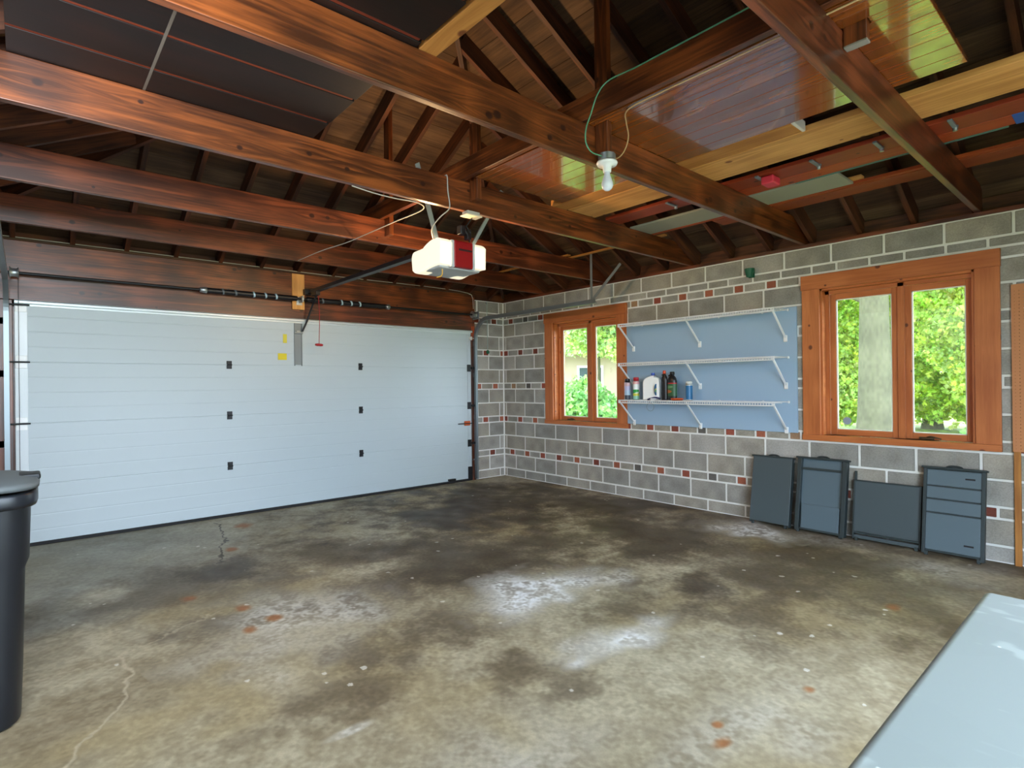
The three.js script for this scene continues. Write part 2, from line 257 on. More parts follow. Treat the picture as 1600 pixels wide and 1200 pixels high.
// ---------------------------------------------------------------- roof
const cosP = 1 / Math.hypot(1, PITCH), RD = 0.14, RT = 0.038;
{
  const under = (d) => RAFT0 + PITCH * d, deckY = (d) => under(d) + RD / cosP;
  // maps (along, d) of each slope to world
  const S = {
    right: { p: (s, d, y) => [W - d, y, s], lo: -D, hi: ZB + 0.3, gable: true }, left: { p: (s, d, y) => [XL + d, y, s], lo: -D, hi: ZB + 0.3, gable: true },
    front: { p: (s, d, y) => [s, y, -D + d], lo: XL, hi: W },
  };
  function prism(corners, t) {       // four corners of the underside, thickened upwards
    const up = corners.map(([x, y, z]) => [x, y + t, z]), q = [], uv = [], v = [...corners, ...up];
    const face = (a, b, c, d) => { for (const i of [a, b, c, a, c, d]) q.push(...v[i]); };
    face(0, 1, 2, 3); face(7, 6, 5, 4); face(0, 4, 5, 1); face(1, 5, 6, 2); face(2, 6, 7, 3); face(3, 7, 4, 0);
    const g = new THREE.BufferGeometry(); g.setAttribute('position', new THREE.BufferAttribute(new Float32Array(q), 3)); g.setAttribute('uv', new THREE.BufferAttribute(new Float32Array(q.length / 3 * 2), 2)); g.computeVertexNormals();
    return g;
  }
  const skins = [];
  for (const k of Object.keys(S)) { const { p, lo, hi, gable } = S[k], d0 = -0.42, d1 = HALF, e = gable ? 0 : 1; skins.push(prism([p(lo + d0, d0, deckY(d0) + 0.024), p(hi - d0 * e, d0, deckY(d0) + 0.024), p(hi - d1 * e, d1, deckY(d1) + 0.024), p(lo + d1, d1, deckY(d1) + 0.024)], 0.05)); }
  const roof = structure(mesh('ceiling', skins, std(0x2a2522, 0.95)), 'open hip roof of dark rafters and board sheathing above the garage', 'ceiling');
  for (const k of Object.keys(S)) {
    const { p, lo, hi, gable } = S[k], e = gable ? 0 : 1, n = 17, run = HALF + 0.4;
    for (let i = 0; i < n; i++) {
      const a = -0.4 + run * i / n + 0.002, b = -0.4 + run * (i + 1) / n - 0.002;
      const g = prism([p(lo + a, a, deckY(a)), p(hi - a * e, a, deckY(a)), p(hi - b * e, b, deckY(b)), p(lo + b, b, deckY(b))], 0.02), P = g.attributes.position, uv = g.attributes.uv, o = rnd();
      for (let j = 0; j < P.count; j++) { const along = k === 'right' || k === 'left' ? P.getZ(j) : P.getX(j), up = P.getY(j); uv.setXY(j, along / 2 + o, up / PITCH / 0.5 + o); }
      mesh('sheathing_board', g, M.deck[Math.floor(rnd() * 3)], roof);
    }
  }
  const rafter = (p, s, d1, name = 'rafter') => mesh(name, bar(p(s, -0.1, under(-0.1) + RD / 2 / cosP), p(s, d1, under(d1) + RD / 2 / cosP), RT, RD), M.raft, roof);
  for (let z = -1.281 - 0.392 * 12; z < ZB - 0.02; z += 0.392) { const d = Math.min(HALF, z + D); if (d > 0.2) { rafter(S.right.p, z, d - 0.02); rafter(S.left.p, z, d - 0.02); } }
  for (let x = -0.07; x < W - 0.15; x += 0.4064) { const d = Math.min(HALF, x - XL, W - x); if (d > 0.2) { rafter(S.front.p, x, d - 0.02); } }
  for (const [cx, sx] of [[XL, 1], [W, -1]]) for (const [cz, sz] of [[-D, 1]]) mesh('hip_rafter', bar([cx, under(0) + RD / 2, cz], [cx + sx * HALF, under(HALF) + RD / 2, cz + sz * HALF], RT, RD + 0.03), M.raft, roof);
  mesh('ridge_board', grain(box(XR - 0.02, XR + 0.02, under(HALF) - 0.02, under(HALF) + RD, -D + HALF, ZB), 2), M.raft, roof);
}
// tie beams
const BEAMS = [[-5.6, 'stained tie beam nearest the garage door', 'r'], [-4.47, 'second tie beam from the garage door, just beyond the opener', 'r'], [-3.26, 'tie beam that the garage door opener hangs from', 'b'], [-2.1, 'tie beam carrying the bare light bulb', 'b'], [-0.85, 'tie beam above the larger-looking right window, nearest in view', 'r'], [0.4, 'tie beam behind the camera', 'b']];
for (const [z, label, k] of BEAMS) tag(mesh('tie_beam', grain(rbox(XL - 0.02, W + 0.06, PLATE + 0.002, BEAMTOP, z - 0.04, z, 0.005), 0), k === 'r' ? M.beamr : M.beam), label, 'beam', 'tie beams');
// king posts fixed to the camera side of the beams
for (const [x, z, y0, y1, label] of [[2.415, -4.47, 2.68, 3.9, 'wooden hanger post on the beam beyond the opener'], [2.45, -3.26, 2.69, 3.25, 'short wooden hanger post on the opener beam'], [2.48, -2.1, 2.655, 4.05, 'wooden hanger post with the light bulb below it'], [2.6, -0.85, 2.75, 3.95, 'wooden hanger post with a pale cut end, top right']]) {
  const o = tag(mesh('hanger_post', grain(rbox(x, x + 0.04, y0, y1, z + 0.002, z + 0.09, 0.004), 1), M.beam), label, 'post', 'hanger posts');
  if (x === 2.6) mesh('painted_end', rbox(x - 0.001, x + 0.041, y0 - 0.002, y0 + 0.007, z + 0.004, z + 0.0915, 0.002, 1), std(0x8a847a, 0.7), o);
}
tag(mesh('strongback_board', grain(rbox(2.37, 2.41, BEAMTOP, BEAMTOP + 0.14, -5.2, 0.7, 0.004), 2), M.beam), 'long stained board on edge across the tops of the tie beams', 'board');

// ---------------------------------------------------------------- garage door
{
  const door = thing('garage_door', 'white ribbed four-panel sectional garage door', 'garage door', [0, 0, -D]);
  const ph = DH / 4;
  for (let k = 0; k < 4; k++) {
    const y0 = k * ph, y1 = (k + 1) * ph, s = new THREE.Shape(), f = 0;
    s.moveTo(-0.045, y0); s.lineTo(f - 0.0025, y0); s.lineTo(f, y0 + 0.006);
    for (let g = 1; g < 4; g++) { const y = y0 + (y1 - y0) * g / 4; s.lineTo(f, y - 0.008); s.lineTo(f - 0.0012, y); s.lineTo(f, y + 0.008); }
    s.lineTo(f, y1 - 0.006); s.lineTo(f - 0.0025, y1); s.lineTo(-0.045, y1); s.closePath();
    const g = new THREE.ExtrudeGeometry(s, { depth: DX1 - DX0, bevelEnabled: false }); // profile in x (depth), y; extruded along z
    g.applyMatrix4(new THREE.Matrix4().makeBasis(new THREE.Vector3(0, 0, 1), new THREE.Vector3(0, 1, 0), new THREE.Vector3(-1, 0, 0))); g.translate(DX1, 0, 0);
    const p = mesh('panel', g, M.door, door);
    mesh('end_stile', rbox(DX0, DX0 + 0.085, y0 + 0.012, y1 - 0.012, -0.002, 0.006, 0.003), M.stile, p);
    mesh('end_stile', rbox(DX1 - 0.06, DX1, y0 + 0.012, y1 - 0.012, -0.002, 0.006, 0.003), M.door, p);
  }
  for (let k = 1; k < 4; k++) {
    const y = k * ph;
    for (const x of [1.633, 3.121]) mesh('hinge', [rbox(x - 0.026, x + 0.026, y + 0.006, y + 0.042, 0, 0.005, 0.002, 1), rbox(x - 0.026, x + 0.026, y - 0.042, y - 0.006, 0, 0.005, 0.002, 1), at(cyl(0.008, 0.008, 0.05, 10), x, y, 0.012, 0, 0, Math.PI / 2), rbox(x - 0.012, x + 0.012, y - 0.03, y + 0.03, 0, 0.014, 0.002, 1)], M.darkmetal, door);
    mesh('roller_hinge', [rbox(DX0 + 0.004, DX0 + 0.08, y - 0.055, y - 0.008, 0.004, 0.012, 0.003, 1), rbox(DX0 + 0.004, DX0 + 0.08, y + 0.008, y + 0.055, 0.004, 0.012, 0.003, 1)], M.white, door);
    mesh('roller', rod([DX0 - 0.06, y, 0.025], [DX0 + 0.1, y, 0.025], 0.007), M.darkmetal, door);
    mesh('roller_hinge', [rbox(DX1 - 0.07, DX1 - 0.01, y - 0.05, y + 0.05, 0.004, 0.016, 0.003, 1), at(cyl(0.018, 0.018, 0.05, 12), DX1 + 0.02, y, 0.03, 0, 0, Math.PI / 2)], M.darkmetal, door);
  }
  mesh('roller_hinge', rbox(DX0 + 0.004, DX0 + 0.08, DH - 0.1, DH - 0.05, 0.004, 0.012, 0.003, 1), M.white, door);
  mesh('roller', rod([DX0 - 0.06, DH - 0.04, 0.025], [DX0 + 0.1, DH - 0.04, 0.025], 0.007), M.darkmetal, door);
  mesh('roller', [at(cyl(0.026, 0.026, 0.02, 16), DX1 - 0.02, DH - 0.11, 0.04, 0, 0, Math.PI / 2), rod([DX1 - 0.06, DH - 0.11, 0.04], [DX1 + 0.05, DH - 0.11, 0.04], 0.006)], M.white, door);
  mesh('stiffener', [rbox(DX0, DX1, DH - 0.05, DH, 0, 0.012, 0.003), rbox(DX0, DX1, DH - 0.012, DH, 0, 0.05, 0.003), rbox(DX0, DX1, DH - 0.03, DH, 0.045, 0.05, 0.002)], std(0xcfd8dc, 0.4, 0.3), door);
  const br = mesh('operator_bracket', [rbox(2.318, 2.398, 1.612, DH - 0.02, 0.002, 0.008, 0.002), rbox(2.314, 2.322, 1.6, DH - 0.05, 0.002, 0.02, 0.002), rbox(2.394, 2.402, 1.6, DH - 0.05, 0.002, 0.02, 0.002)], M.gray, door);
  mesh('bolt_plate', [rbox(2.335, 2.385, 1.985, 2.0, 0.008, 0.03, 0.003), at(cyl(0.012, 0.012, 0.09, 10), 2.36, 1.975, 0.025, 0, 0, Math.PI / 2)], M.galv, br);
  mesh('warning_sticker', rbox(2.193, 2.236, 1.855, 1.955, 0.0004, 0.0034, 0.0008, 1), std(0xcfc43a, 0.55), door);
  mesh('warning_sticker', rbox(2.135, 2.232, 1.664, 1.738, 0.0004, 0.0034, 0.0008, 1), M.yellow, door);
  mesh('bottom_seal', rbox(DX0, DX1, -0.0, 0.03, -0.04, 0.012, 0.005), M.rubber, door);
  const lock = mesh('slide_lock', [rbox(DX1 - 0.13, DX1 - 0.03, 0.785, 0.85, 0.006, 0.02, 0.004)], M.rust, door);
  mesh('bolt', rod([DX1 - 0.24, 0.815, 0.018], [DX1 + 0.02, 0.815, 0.018], 0.007), M.darkmetal, lock);
  mesh('bottom_bracket', [rbox(DX1 - 0.07, DX1 - 0.005, 0.02, 0.2, 0.004, 0.02, 0.003)], M.darkmetal, door);
  mesh('lift_handle', [rbox(4.4, 4.52, 0.035, 0.06, 0, 0.03, 0.004)], M.darkmetal, door);
}
// tracks
function track(x, label, dir) {
  const t = thing('door_track', label, 'track', [x, 0, -D]);
  const prof = (path, mat, name) => { // C channel swept along a path of [y, z]
    const parts = [];
    for (const [oy, w, h] of [[0, 0.03, 0.004], [0.022, 0.006, 0.03], [-0.022, 0.006, 0.03]]) {
      const pts = path;
      for (let i = 0; i + 1 < pts.length; i++) {
        const [y0, z0] = pts[i], [y1, z1] = pts[i + 1], l = Math.hypot(y1 - y0, z1 - z0), ny = -(z1 - z0) / l, nz = (y1 - y0) / l;
        if (oy === 0) parts.push(bar([-dir * 0.012, y0, z0], [-dir * 0.012, y1, z1], 0.048, 0.004, [1, 0, 0]));
        else parts.push(bar([0.004 * dir, y0 + ny * oy, z0 + nz * oy], [0.004 * dir, y1 + ny * oy, z1 + nz * oy], 0.005, 0.034, [1, 0, 0]));
      }
    }
    return mesh(name, parts, mat, t);
  };
  prof([[0.02, 0.05], [2.0, 0.05]], M.track, 'vertical_rail');
  const arc = []; for (let i = 0; i <= 14; i++) { const a = Math.PI / 2 * i / 14; arc.push([2.0 + 0.29 * Math.sin(a), 0.05 + 0.29 * (1 - Math.cos(a))]); }
  prof(arc, M.track, 'curved_rail');
  prof([[2.29, 0.34], [2.29, 2.3]], M.track, 'horizontal_rail');
  for (const y of [0.25, 0.9, 1.5, 1.95]) mesh('track_bracket', [rbox(dir > 0 ? 0 : -0.075, dir > 0 ? 0.075 : 0, y - 0.03, y + 0.03, -0.0, 0.006, 0.002, 1), rbox(-0.003, 0.003, y - 0.03, y + 0.03, 0, 0.045, 0.001, 1)], dir < 0 ? M.white : M.galv, t);
  return t;
}
{
  const tr = track(4.862, 'galvanised track curving up beside the block wall corner', 1);
  mesh('hanger_strap', rbox(0.03, 0.036, 2.24, 2.84, 2.19, 2.22, 0.001, 1), M.gray, tr);
  mesh('hanger_brace', bar([0.035, 2.3, 2.2], [0.035, 2.66, 2.62], 0.006, 0.032, [0, 0, 1]), M.gray, tr);
  mesh('flag_bracket', [rbox(-0.03, 0.02, 2.0, 2.2, 0.0, 0.006, 0.002, 1)], M.rust, tr);
  track(-0.11, 'galvanised door track at the far left edge', -1);
}
// torsion springs
{
  const t = thing('torsion_spring_assembly', 'black torsion springs on a steel shaft above the garage door', 'springs', [0, 2.35, -D + 0.12]);
  mesh('shaft', rod([-0.1, 0, 0], [4.86, 0, 0], 0.0125, 14), M.darkmetal, t);
  const spring = (x0, x1) => {
    const pts = [], n = 64; for (let i = 0; i <= n * 2; i++) pts.push([i % 2 ? 0.031 : 0.026, (x1 - x0) * i / (n * 2)]);
    const s = mesh('spring', at(lathe(pts, 18), x0, 0, 0, 0, 0, -Math.PI / 2), M.black, t);
    return s;
  };
  const a = spring(1.38, 2.31), b = spring(2.42, 3.42);
  for (const [s, xs] of [[a, [1.85, 1.97, 2.08, 1.55, 1.67]], [b, [2.83, 2.95, 3.06, 2.6]]]) for (const x of xs) mesh('paint_mark', at(cyl(0.0318, 0.0318, 0.018, 18), x, 0, 0, 0, 0, Math.PI / 2 + 0.25), std(x === 1.55 || x === 1.67 || x === 2.6 ? 0x5f6a72 : 0xa9c8da, 0.6), s);
  for (const x of [1.37, 3.43]) mesh('winding_cone', at(lathe([[0.012, -0.03], [0.034, -0.03], [0.03, 0.0], [0.026, 0.03], [0.012, 0.03]], 16), x, 0, 0, 0, 0, Math.PI / 2), M.galv, t);
  mesh('centre_bracket', [rbox(2.335, 2.4, -0.06, 0.03, -0.09, -0.082, 0.002, 1), rbox(2.362, 2.37, -0.04, 0.035, -0.105, 0.035, 0.002, 1), at(cyl(0.034, 0.034, 0.025, 18), 2.366, 0, 0, 0, 0, Math.PI / 2)], M.galv, t);
  for (const x of [-0.06, 4.79]) mesh('cable_drum', at(lathe([[0.012, -0.03], [0.045, -0.03], [0.045, -0.022], [0.036, -0.018], [0.036, 0.016], [0.05, 0.024], [0.05, 0.03], [0.012, 0.03]], 20), x, 0, 0, 0, 0, Math.PI / 2), M.galv, t);
  for (const x of [-0.11, 4.85]) mesh('bearing_plate', [rbox(x - 0.004, x + 0.004, -0.06, 0.05, -0.11, 0.04, 0.002, 1)], M.gray, t);
  for (const x of [-0.035, 4.79]) mesh('lift_cable', rod([x, -0.02, -0.03], [x, -2.25, -0.07], 0.0022, 6), M.darkmetal, t);
  mesh('mounting_pad', grain(rbox(2.29, 2.43, -0.11, 0.295, -0.108, -0.09, 0.003), 1), M.pine, t);
}
// opener
{
  const o = thing('garage_door_opener', 'red and white garage door opener with two glowing lenses', 'opener', [2.53, 2.24, -3.65]);
  const col = { r: 1, g: 0.62, b: 0.28 };
  mesh('housing', [rbox(-0.12, 0.12, 0.03, 0.19, -0.19, 0.17, 0.02, 3), rbox(-0.19, 0.19, 0.0, 0.035, -0.18, 0.16, 0.015, 3), rbox(-0.112, -0.082, 0.005, 0.212, 0.12, 0.2, 0.008, 2), rbox(0.082, 0.112, 0.005, 0.212, 0.12, 0.2, 0.008, 2)], std(0xb9bdc0, 0.45), o);
  mesh('cover', rbox(-0.088, 0.088, 0.01, 0.212, 0.06, 0.207, 0.012, 3), M.redplastic, o);
  mesh('badge', rbox(-0.05, 0.075, 0.135, 0.152, 0.2, 0.2085, 0.003, 1), std(0x2a1014, 0.5), o);
  const glow = new THREE.MeshPhysicalMaterial({ color: 0xfff0d8, roughness: 0.4, emissive: new THREE.Color().setRGB(1, 0.86, 0.62), emissiveIntensity: 0.05 });
  for (const s of [-1, 1]) {
    const sh = new THREE.Shape(); // side outline of the lens in z (x here) and y
    sh.moveTo(0.195, 0.03); sh.lineTo(0.2, 0.18); sh.quadraticCurveTo(0.17, 0.215, 0.1, 0.21); sh.quadraticCurveTo(0.02, 0.2, -0.04, 0.165); sh.lineTo(-0.17, 0.16); sh.quadraticCurveTo(-0.2, 0.15, -0.2, 0.11); sh.lineTo(-0.19, 0.03); sh.quadraticCurveTo(-0.15, -0.01, -0.05, 0.012); sh.quadraticCurveTo(0.08, 0.035, 0.195, 0.03);
    const g = new THREE.ExtrudeGeometry(sh, { depth: 0.07, bevelEnabled: true, bevelSize: 0.012, bevelThickness: 0.018, bevelSegments: 3, curveSegments: 10 });
    g.applyMatrix4(new THREE.Matrix4().makeBasis(new THREE.Vector3(0, 0, 1), new THREE.Vector3(0, 1, 0), new THREE.Vector3(s, 0, 0))); g.translate(s * 0.125, 0, 0);
    if (s > 0) { const ix = g.index; const p = g.attributes.position; if (!ix) for (let i = 0; i < p.count; i += 3) for (const A of Object.values(g.attributes)) { const k = A.itemSize; for (let c = 0; c < k; c++) { const t = A.array[(i + 1) * k + c]; A.array[(i + 1) * k + c] = A.array[(i + 2) * k + c]; A.array[(i + 2) * k + c] = t; } } g.computeVertexNormals(); }
    mesh('light_lens', g, glow, o);
    const l = new THREE.PointLight(0xffffff, 0.26, 0, 2); l.color.setRGB(col.r, col.g, col.b); l.position.set(s * 0.16, 0.1, 0); l.castShadow = true; l.shadow.radius = 2.5; o.add(l);
  }
  mesh('rail', [rbox(-0.075, -0.045, 0.185, 0.225, -2.68, 0.1, 0.004, 1), rbox(-0.09, -0.03, 0.18, 0.19, -2.68, 0.1, 0.002, 1)], M.black, o);
  mesh('header_bracket', rbox(-0.12, 0.0, 0.17, 0.235, -2.745, -2.68, 0.004, 1), M.black, o);
  const tro = mesh('trolley', rbox(-0.085, -0.035, 0.14, 0.19, -2.6, -2.45, 0.006, 1), M.black, o);
  mesh('door_arm', tube([[-0.05, 0.16, -2.5], [-0.06, 0.06, -2.6], [-0.1, -0.13, -2.68], [-0.14, -0.25, -2.72]], 0.011, 24, 8), M.black, tro);
  mesh('release_cord', tube([[-0.03, 0.15, -2.52], [-0.02, -0.1, -2.52], [-0.028, -0.4, -2.52]], 0.0035, 14, 6), M.redcord, tro);
  mesh('release_handle', at(lathe([[0, -0.05], [0.012, -0.046], [0.016, -0.02], [0.014, 0], [0.016, 0.02], [0.012, 0.046], [0, 0.05]], 14), -0.028, -0.41, -2.52, 0, 0.3, Math.PI / 2), M.redcord, tro);
  const strap = (a, b, holes) => { mesh('hanger_strap', [bar(a, b, 0.004, 0.034, [1, 0.2, 0.0]), bar([a[0], a[1], a[2] - 0.016], [b[0], b[1], b[2] - 0.016], 0.03, 0.003, [0.4, 0, 1])], M.galv, o); };
  strap([-0.5, 0.635, 0.36], [-0.18, 0.19, 0.12]); strap([0.255, 0.61, 0.36], [0.13, 0.19, 0.12]);
  mesh('antenna_wire', tube([[-0.13, 0.01, 0.1], [-0.135, -0.03, 0.11], [-0.15, -0.055, 0.12], [-0.2, -0.075, 0.13]], 0.004, 18, 6), std(0xe0a83c, 0.6), o);
}
// outlet and adapters under the opener beam
{
  const o = thing('ceiling_outlet', 'small cream outlet under the beam above the opener', 'outlet', [2.46, PLATE - 0.03, -3.25]);
  mesh('box', rbox(-0.05, 0.06, 0.004, 0.032, -0.05, 0.02, 0.004, 2), M.cable, o);
  mesh('face_plate', rbox(-0.065, 0.075, -0.004, 0.006, -0.055, 0.03, 0.003, 2), std(0xe6dcc0, 0.5), o);
  const p = thing('power_adapter', 'black plug adapter and cord hanging above the red opener cover', 'adapter', [2.5, 2.5, -3.4]);
  mesh('body', [rbox(-0.05, 0.0, -0.02, 0.05, -0.03, 0.03, 0.01, 2), rbox(0.01, 0.05, -0.05, 0.03, -0.02, 0.03, 0.008, 2)], M.black, p);
  mesh('cord', [tube([[-0.02, 0.085, 0.13], [-0.015, 0.07, 0.1], [-0.01, 0.03, 0.02]], 0.005, 14, 6), tube([[0.03, -0.03, 0.01], [0.05, -0.06, 0], [0.02, -0.05, 0.04], [-0.02, 0.0, 0.05], [0.0, 0.05, 0.02], [0.04, 0.0, 0.03]], 0.005, 30, 6)], M.black, p);
}
// ---------------------------------------------------------------- windows
function windowUnit(n, z0, z1, label) {
  const w = new THREE.Group(); w.name = `window_${n}`; scene.add(w); structure(w, label, 'window');
  const y0 = WY0, y1 = WY1, c = 0.15, xin = W - 0.022;
  mesh('side_casing', grain(rbox(xin, W + 0.004, y0 - 0.045, y1 + 0.004, z0 - c, z0, 0.003), 1), M.trim, w);
  mesh('side_casing', grain(rbox(xin, W + 0.004, y0 - 0.045, y1 + 0.004, z1, z1 + c, 0.003), 1), M.trim, w);
  mesh('head_casing', grain(rbox(xin - 0.012, W + 0.004, y1, y1 + 0.13, z0 - c - 0.004, z1 + c + 0.004, 0.003), 2), M.trim, w);
  mesh('sill', grain(rbox(xin - 0.014, W + 0.16, y0 - 0.052, y0, z0 - c - 0.002, z1 + c + 0.002, 0.004), 2), M.trim, w);
  const xs = W + 0.085, xo = W + TH + 0.01;
  mesh('jamb', grain(box(W, xo, y0, y1, z0, z0 + 0.018), 0), M.trim, w); mesh('jamb', grain(box(W, xo, y0, y1, z1 - 0.018, z1), 0), M.trim, w); mesh('jamb', grain(box(W, xo, y1 - 0.018, y1, z0, z1), 2), M.trim, w);
  mesh('stop', [grain(box(xs - 0.02, xs, y0, y1 - 0.018, z0 + 0.018, z0 + 0.05), 1), grain(box(xs - 0.02, xs, y0, y1 - 0.018, z1 - 0.028, z1 - 0.018), 1), grain(box(xs - 0.02, xs, y1 - 0.05, y1 - 0.018, z0 + 0.018, z1 - 0.018), 2)], M.trim, w);
  const zm = z0 + 0.6;
  mesh('mullion', grain(rbox(xs - 0.02, xs + 0.06, y0, y1 - 0.018, zm - 0.025, zm + 0.025, 0.003), 1), M.trim, w);
  for (const [a, b, cr] of [[z0 + 0.05, zm - 0.02, 0], [zm + 0.02, z1 - 0.018, 1]]) {
    const f = 0.05, ya = y0 + 0.001, yb = y1 - 0.05;
    const s = mesh('sash', [grain(rbox(xs, xs + 0.04, ya, yb, a, a + f, 0.003), 1), grain(rbox(xs, xs + 0.04, ya, yb, b - f, b, 0.003), 1), grain(rbox(xs, xs + 0.04, ya, ya + f, a + f, b - f, 0.003), 2), grain(rbox(xs, xs + 0.04, yb - f, yb, a + f, b - f, 0.003), 2)], M.trim, w);
    mesh('glazing_bead', [box(xs + 0.008, xs + 0.02, ya + f, yb - f, a + f, a + f + 0.009), box(xs + 0.008, xs + 0.02, ya + f, yb - f, b - f - 0.009, b - f), box(xs + 0.008, xs + 0.02, ya + f, ya + f + 0.009, a + f, b - f), box(xs + 0.008, xs + 0.02, yb - f - 0.009, yb - f, a + f, b - f)], std(0xe9ecdf, 0.5), s);
    const pane = new THREE.PlaneGeometry(b - a - 2 * f, yb - ya - 2 * f); pane.rotateY(-Math.PI / 2); pane.translate(xs + 0.022, (ya + yb) / 2, (a + b) / 2);
    mesh('pane', pane, M.glass, s);
    if (n === 2 && !cr) mesh('sticker', at(cyl(0.034, 0.034, 0.001, 28), xs + 0.02, 1.0, a + f + 0.075, 0, 0, Math.PI / 2), std(0x8d99a6, 0.6), s);
    if (cr === (n === 2 ? 1 : 0)) mesh('crank', [rbox(xs - 0.025, xs, y0 + 0.002, y0 + 0.022, (a + b) / 2 - 0.13, (a + b) / 2 - 0.03, 0.004, 2), tube([[xs - 0.02, y0 + 0.02, (a + b) / 2 - 0.08], [xs - 0.035, y0 + 0.03, (a + b) / 2 - 0.05], [xs - 0.03, y0 + 0.012, (a + b) / 2 + 0.02]], 0.005, 14, 6)], std(0x5a4632, 0.4, 0.6), s);
  }
}
windowUnit(1, WIN[0][0], WIN[0][1], 'orange stained wooden casement window next to the garage door corner');
windowUnit(2, WIN[1][0], WIN[1][1], 'orange stained wooden casement window between blue board and pegboard');

// ---------------------------------------------------------------- blue board and wire shelves
tag(mesh('backing_board', rbox(W - 0.02, W, 0.878, 2.055, -4.13, -2.185, 0.002, 1), M.blue), 'grey blue painted board on the block wall behind wire shelves', 'board');
for (const [y, label] of [[2.03, 'uppermost white wire shelf on the blue board'], [1.585, 'middle white wire shelf on the blue board, empty'], [1.165, 'lowest white wire shelf, holding bottles and spray cans']]) {
  const t = thing('wire_shelf', label, 'shelf', [W - 0.02, y, 0], 'wire shelves'), z0 = -4.03, z1 = -2.262, dp = 0.29;
  mesh('back_rail', rod([-0.006, 0, z0], [-0.006, 0, z1], 0.005), M.shelf, t);
  mesh('front_rail', rod([-dp, 0, z0], [-dp, 0, z1], 0.0058), M.shelf, t);
  mesh('lip_rail', rod([-dp - 0.002, -0.028, z0], [-dp - 0.002, -0.028, z1], 0.0058), M.shelf, t);
  mesh('middle_rail', rod([-dp / 2, -0.006, z0], [-dp / 2, -0.006, z1], 0.0035), M.shelf, t);
  const wires = []; for (let z = z0; z <= z1 + 0.001; z += 0.0256) { wires.push(box(-dp, -0.004, 0.001, 0.0045, z - 0.0026, z + 0.0026), box(-dp - 0.006, -dp - 0.002, -0.03, 0.004, z - 0.0026, z + 0.0026)); }
  const wd = mesh('wire_deck', wires, M.shelf, t); wd.userData.kind = 'stuff';
  for (const z of [z0 + 0.005, -3.17, z1 - 0.02]) { const b = mesh('brace', bar([-dp + 0.005, -0.012, z], [-0.012, -0.255, z], 0.014, 0.014, [0, 0, 1]), M.shelf, t); mesh('foot', [rbox(-0.014, 0, -0.3, -0.235, z - 0.018, z + 0.018, 0.006, 2)], M.white, b); }
  for (const z of [-3.9, -3.45, -2.95, -2.5, z1 + 0.005]) mesh('wall_clip', rbox(-0.014, 0, -0.012, 0.01, z - 0.008, z + 0.008, 0.003, 1), M.white, t);
}
// things on the lowest shelf
const SY = 1.1695, SX = W - 0.17;
function printed(bands, w = 64, h = 128) { // label print: [y0, y1, colour] from the foot up, ellipses as [cx, cy, rx, ry, colour]
  const c = document.createElement('canvas'); c.width = w; c.height = h; const x = c.getContext('2d');
  for (const b of bands) { x.fillStyle = b[b.length - 1]; if (b.length === 3) x.fillRect(0, h * (1 - b[1]), w, h * (b[1] - b[0])); else { x.beginPath(); x.ellipse(b[0] * w, h * (1 - b[1]), b[2] * w, b[3] * h, b[5] ? 0 : -0.3, 0, 7); x.fill(); } }
  const t = new THREE.CanvasTexture(c); t.colorSpace = THREE.SRGBColorSpace; t.wrapS = THREE.RepeatWrapping; t.magFilter = THREE.LinearFilter; return t;
}
function sprayCan(z, r, h, capc, bands, label, capH = 0.045) {
  const t = thing('spray_can', label, 'can', [SX, SY, z], 'spray cans on the lowest shelf');
  const g = cyl(r, r, h, 28); g.translate(0, h / 2 + 0.004, 0);
  mesh('body', g, new THREE.MeshPhysicalMaterial({ map: printed(bands), roughness: 0.35 }), t);
  mesh('shoulder', lathe([[0, 0], [r * 0.96, 0], [r, 0.006], [r, 0.008], [0, 0.008]], 28), M.galv, t);
  mesh('dome', lathe([[r, h], [r * 0.95, h + 0.008], [r * 0.7, h + 0.016], [0, h + 0.018]], 28), M.galv, t);
  mesh('cap', lathe([[0, h + 0.008], [r * 0.9, h + 0.008], [r * 0.88, h + capH], [r * 0.7, h + capH + 0.006], [0, h + capH + 0.006]], 28), std(capc, 0.4), t);
}
sprayCan(-4.012, 0.034, 0.19, 0x15161c, [[0, 1, '#b9c4dc'], [0, 0.25, '#3d4450'], [0.25, 0.55, '#a8c2dc'], [0.55, 0.8, '#b7b4d8'], [0.8, 1, '#c9a7b4']], 'pale blue spray can with black cap on the lowest shelf');
sprayCan(-3.89, 0.036, 0.205, 0xb01522, [[0, 1, '#e8eceb'], [0, 0.25, '#8fc9b4'], [0.2, 0.34, '#cfd04a'], [0.5, 0.42, 0.6, 0.1, '#16963a'], [0.85, 1, '#e7b5b8']], 'white and green spray can with red cap on the lowest shelf');
sprayCan(-3.215, 0.036, 0.165, 0xe8ecea, [[0, 1, '#2a6fa4'], [0, 0.05, '#cfd8dc'], [0.93, 1, '#d8dee0']], 'blue spray can with white cap standing alone on the lowest shelf', 0.03);
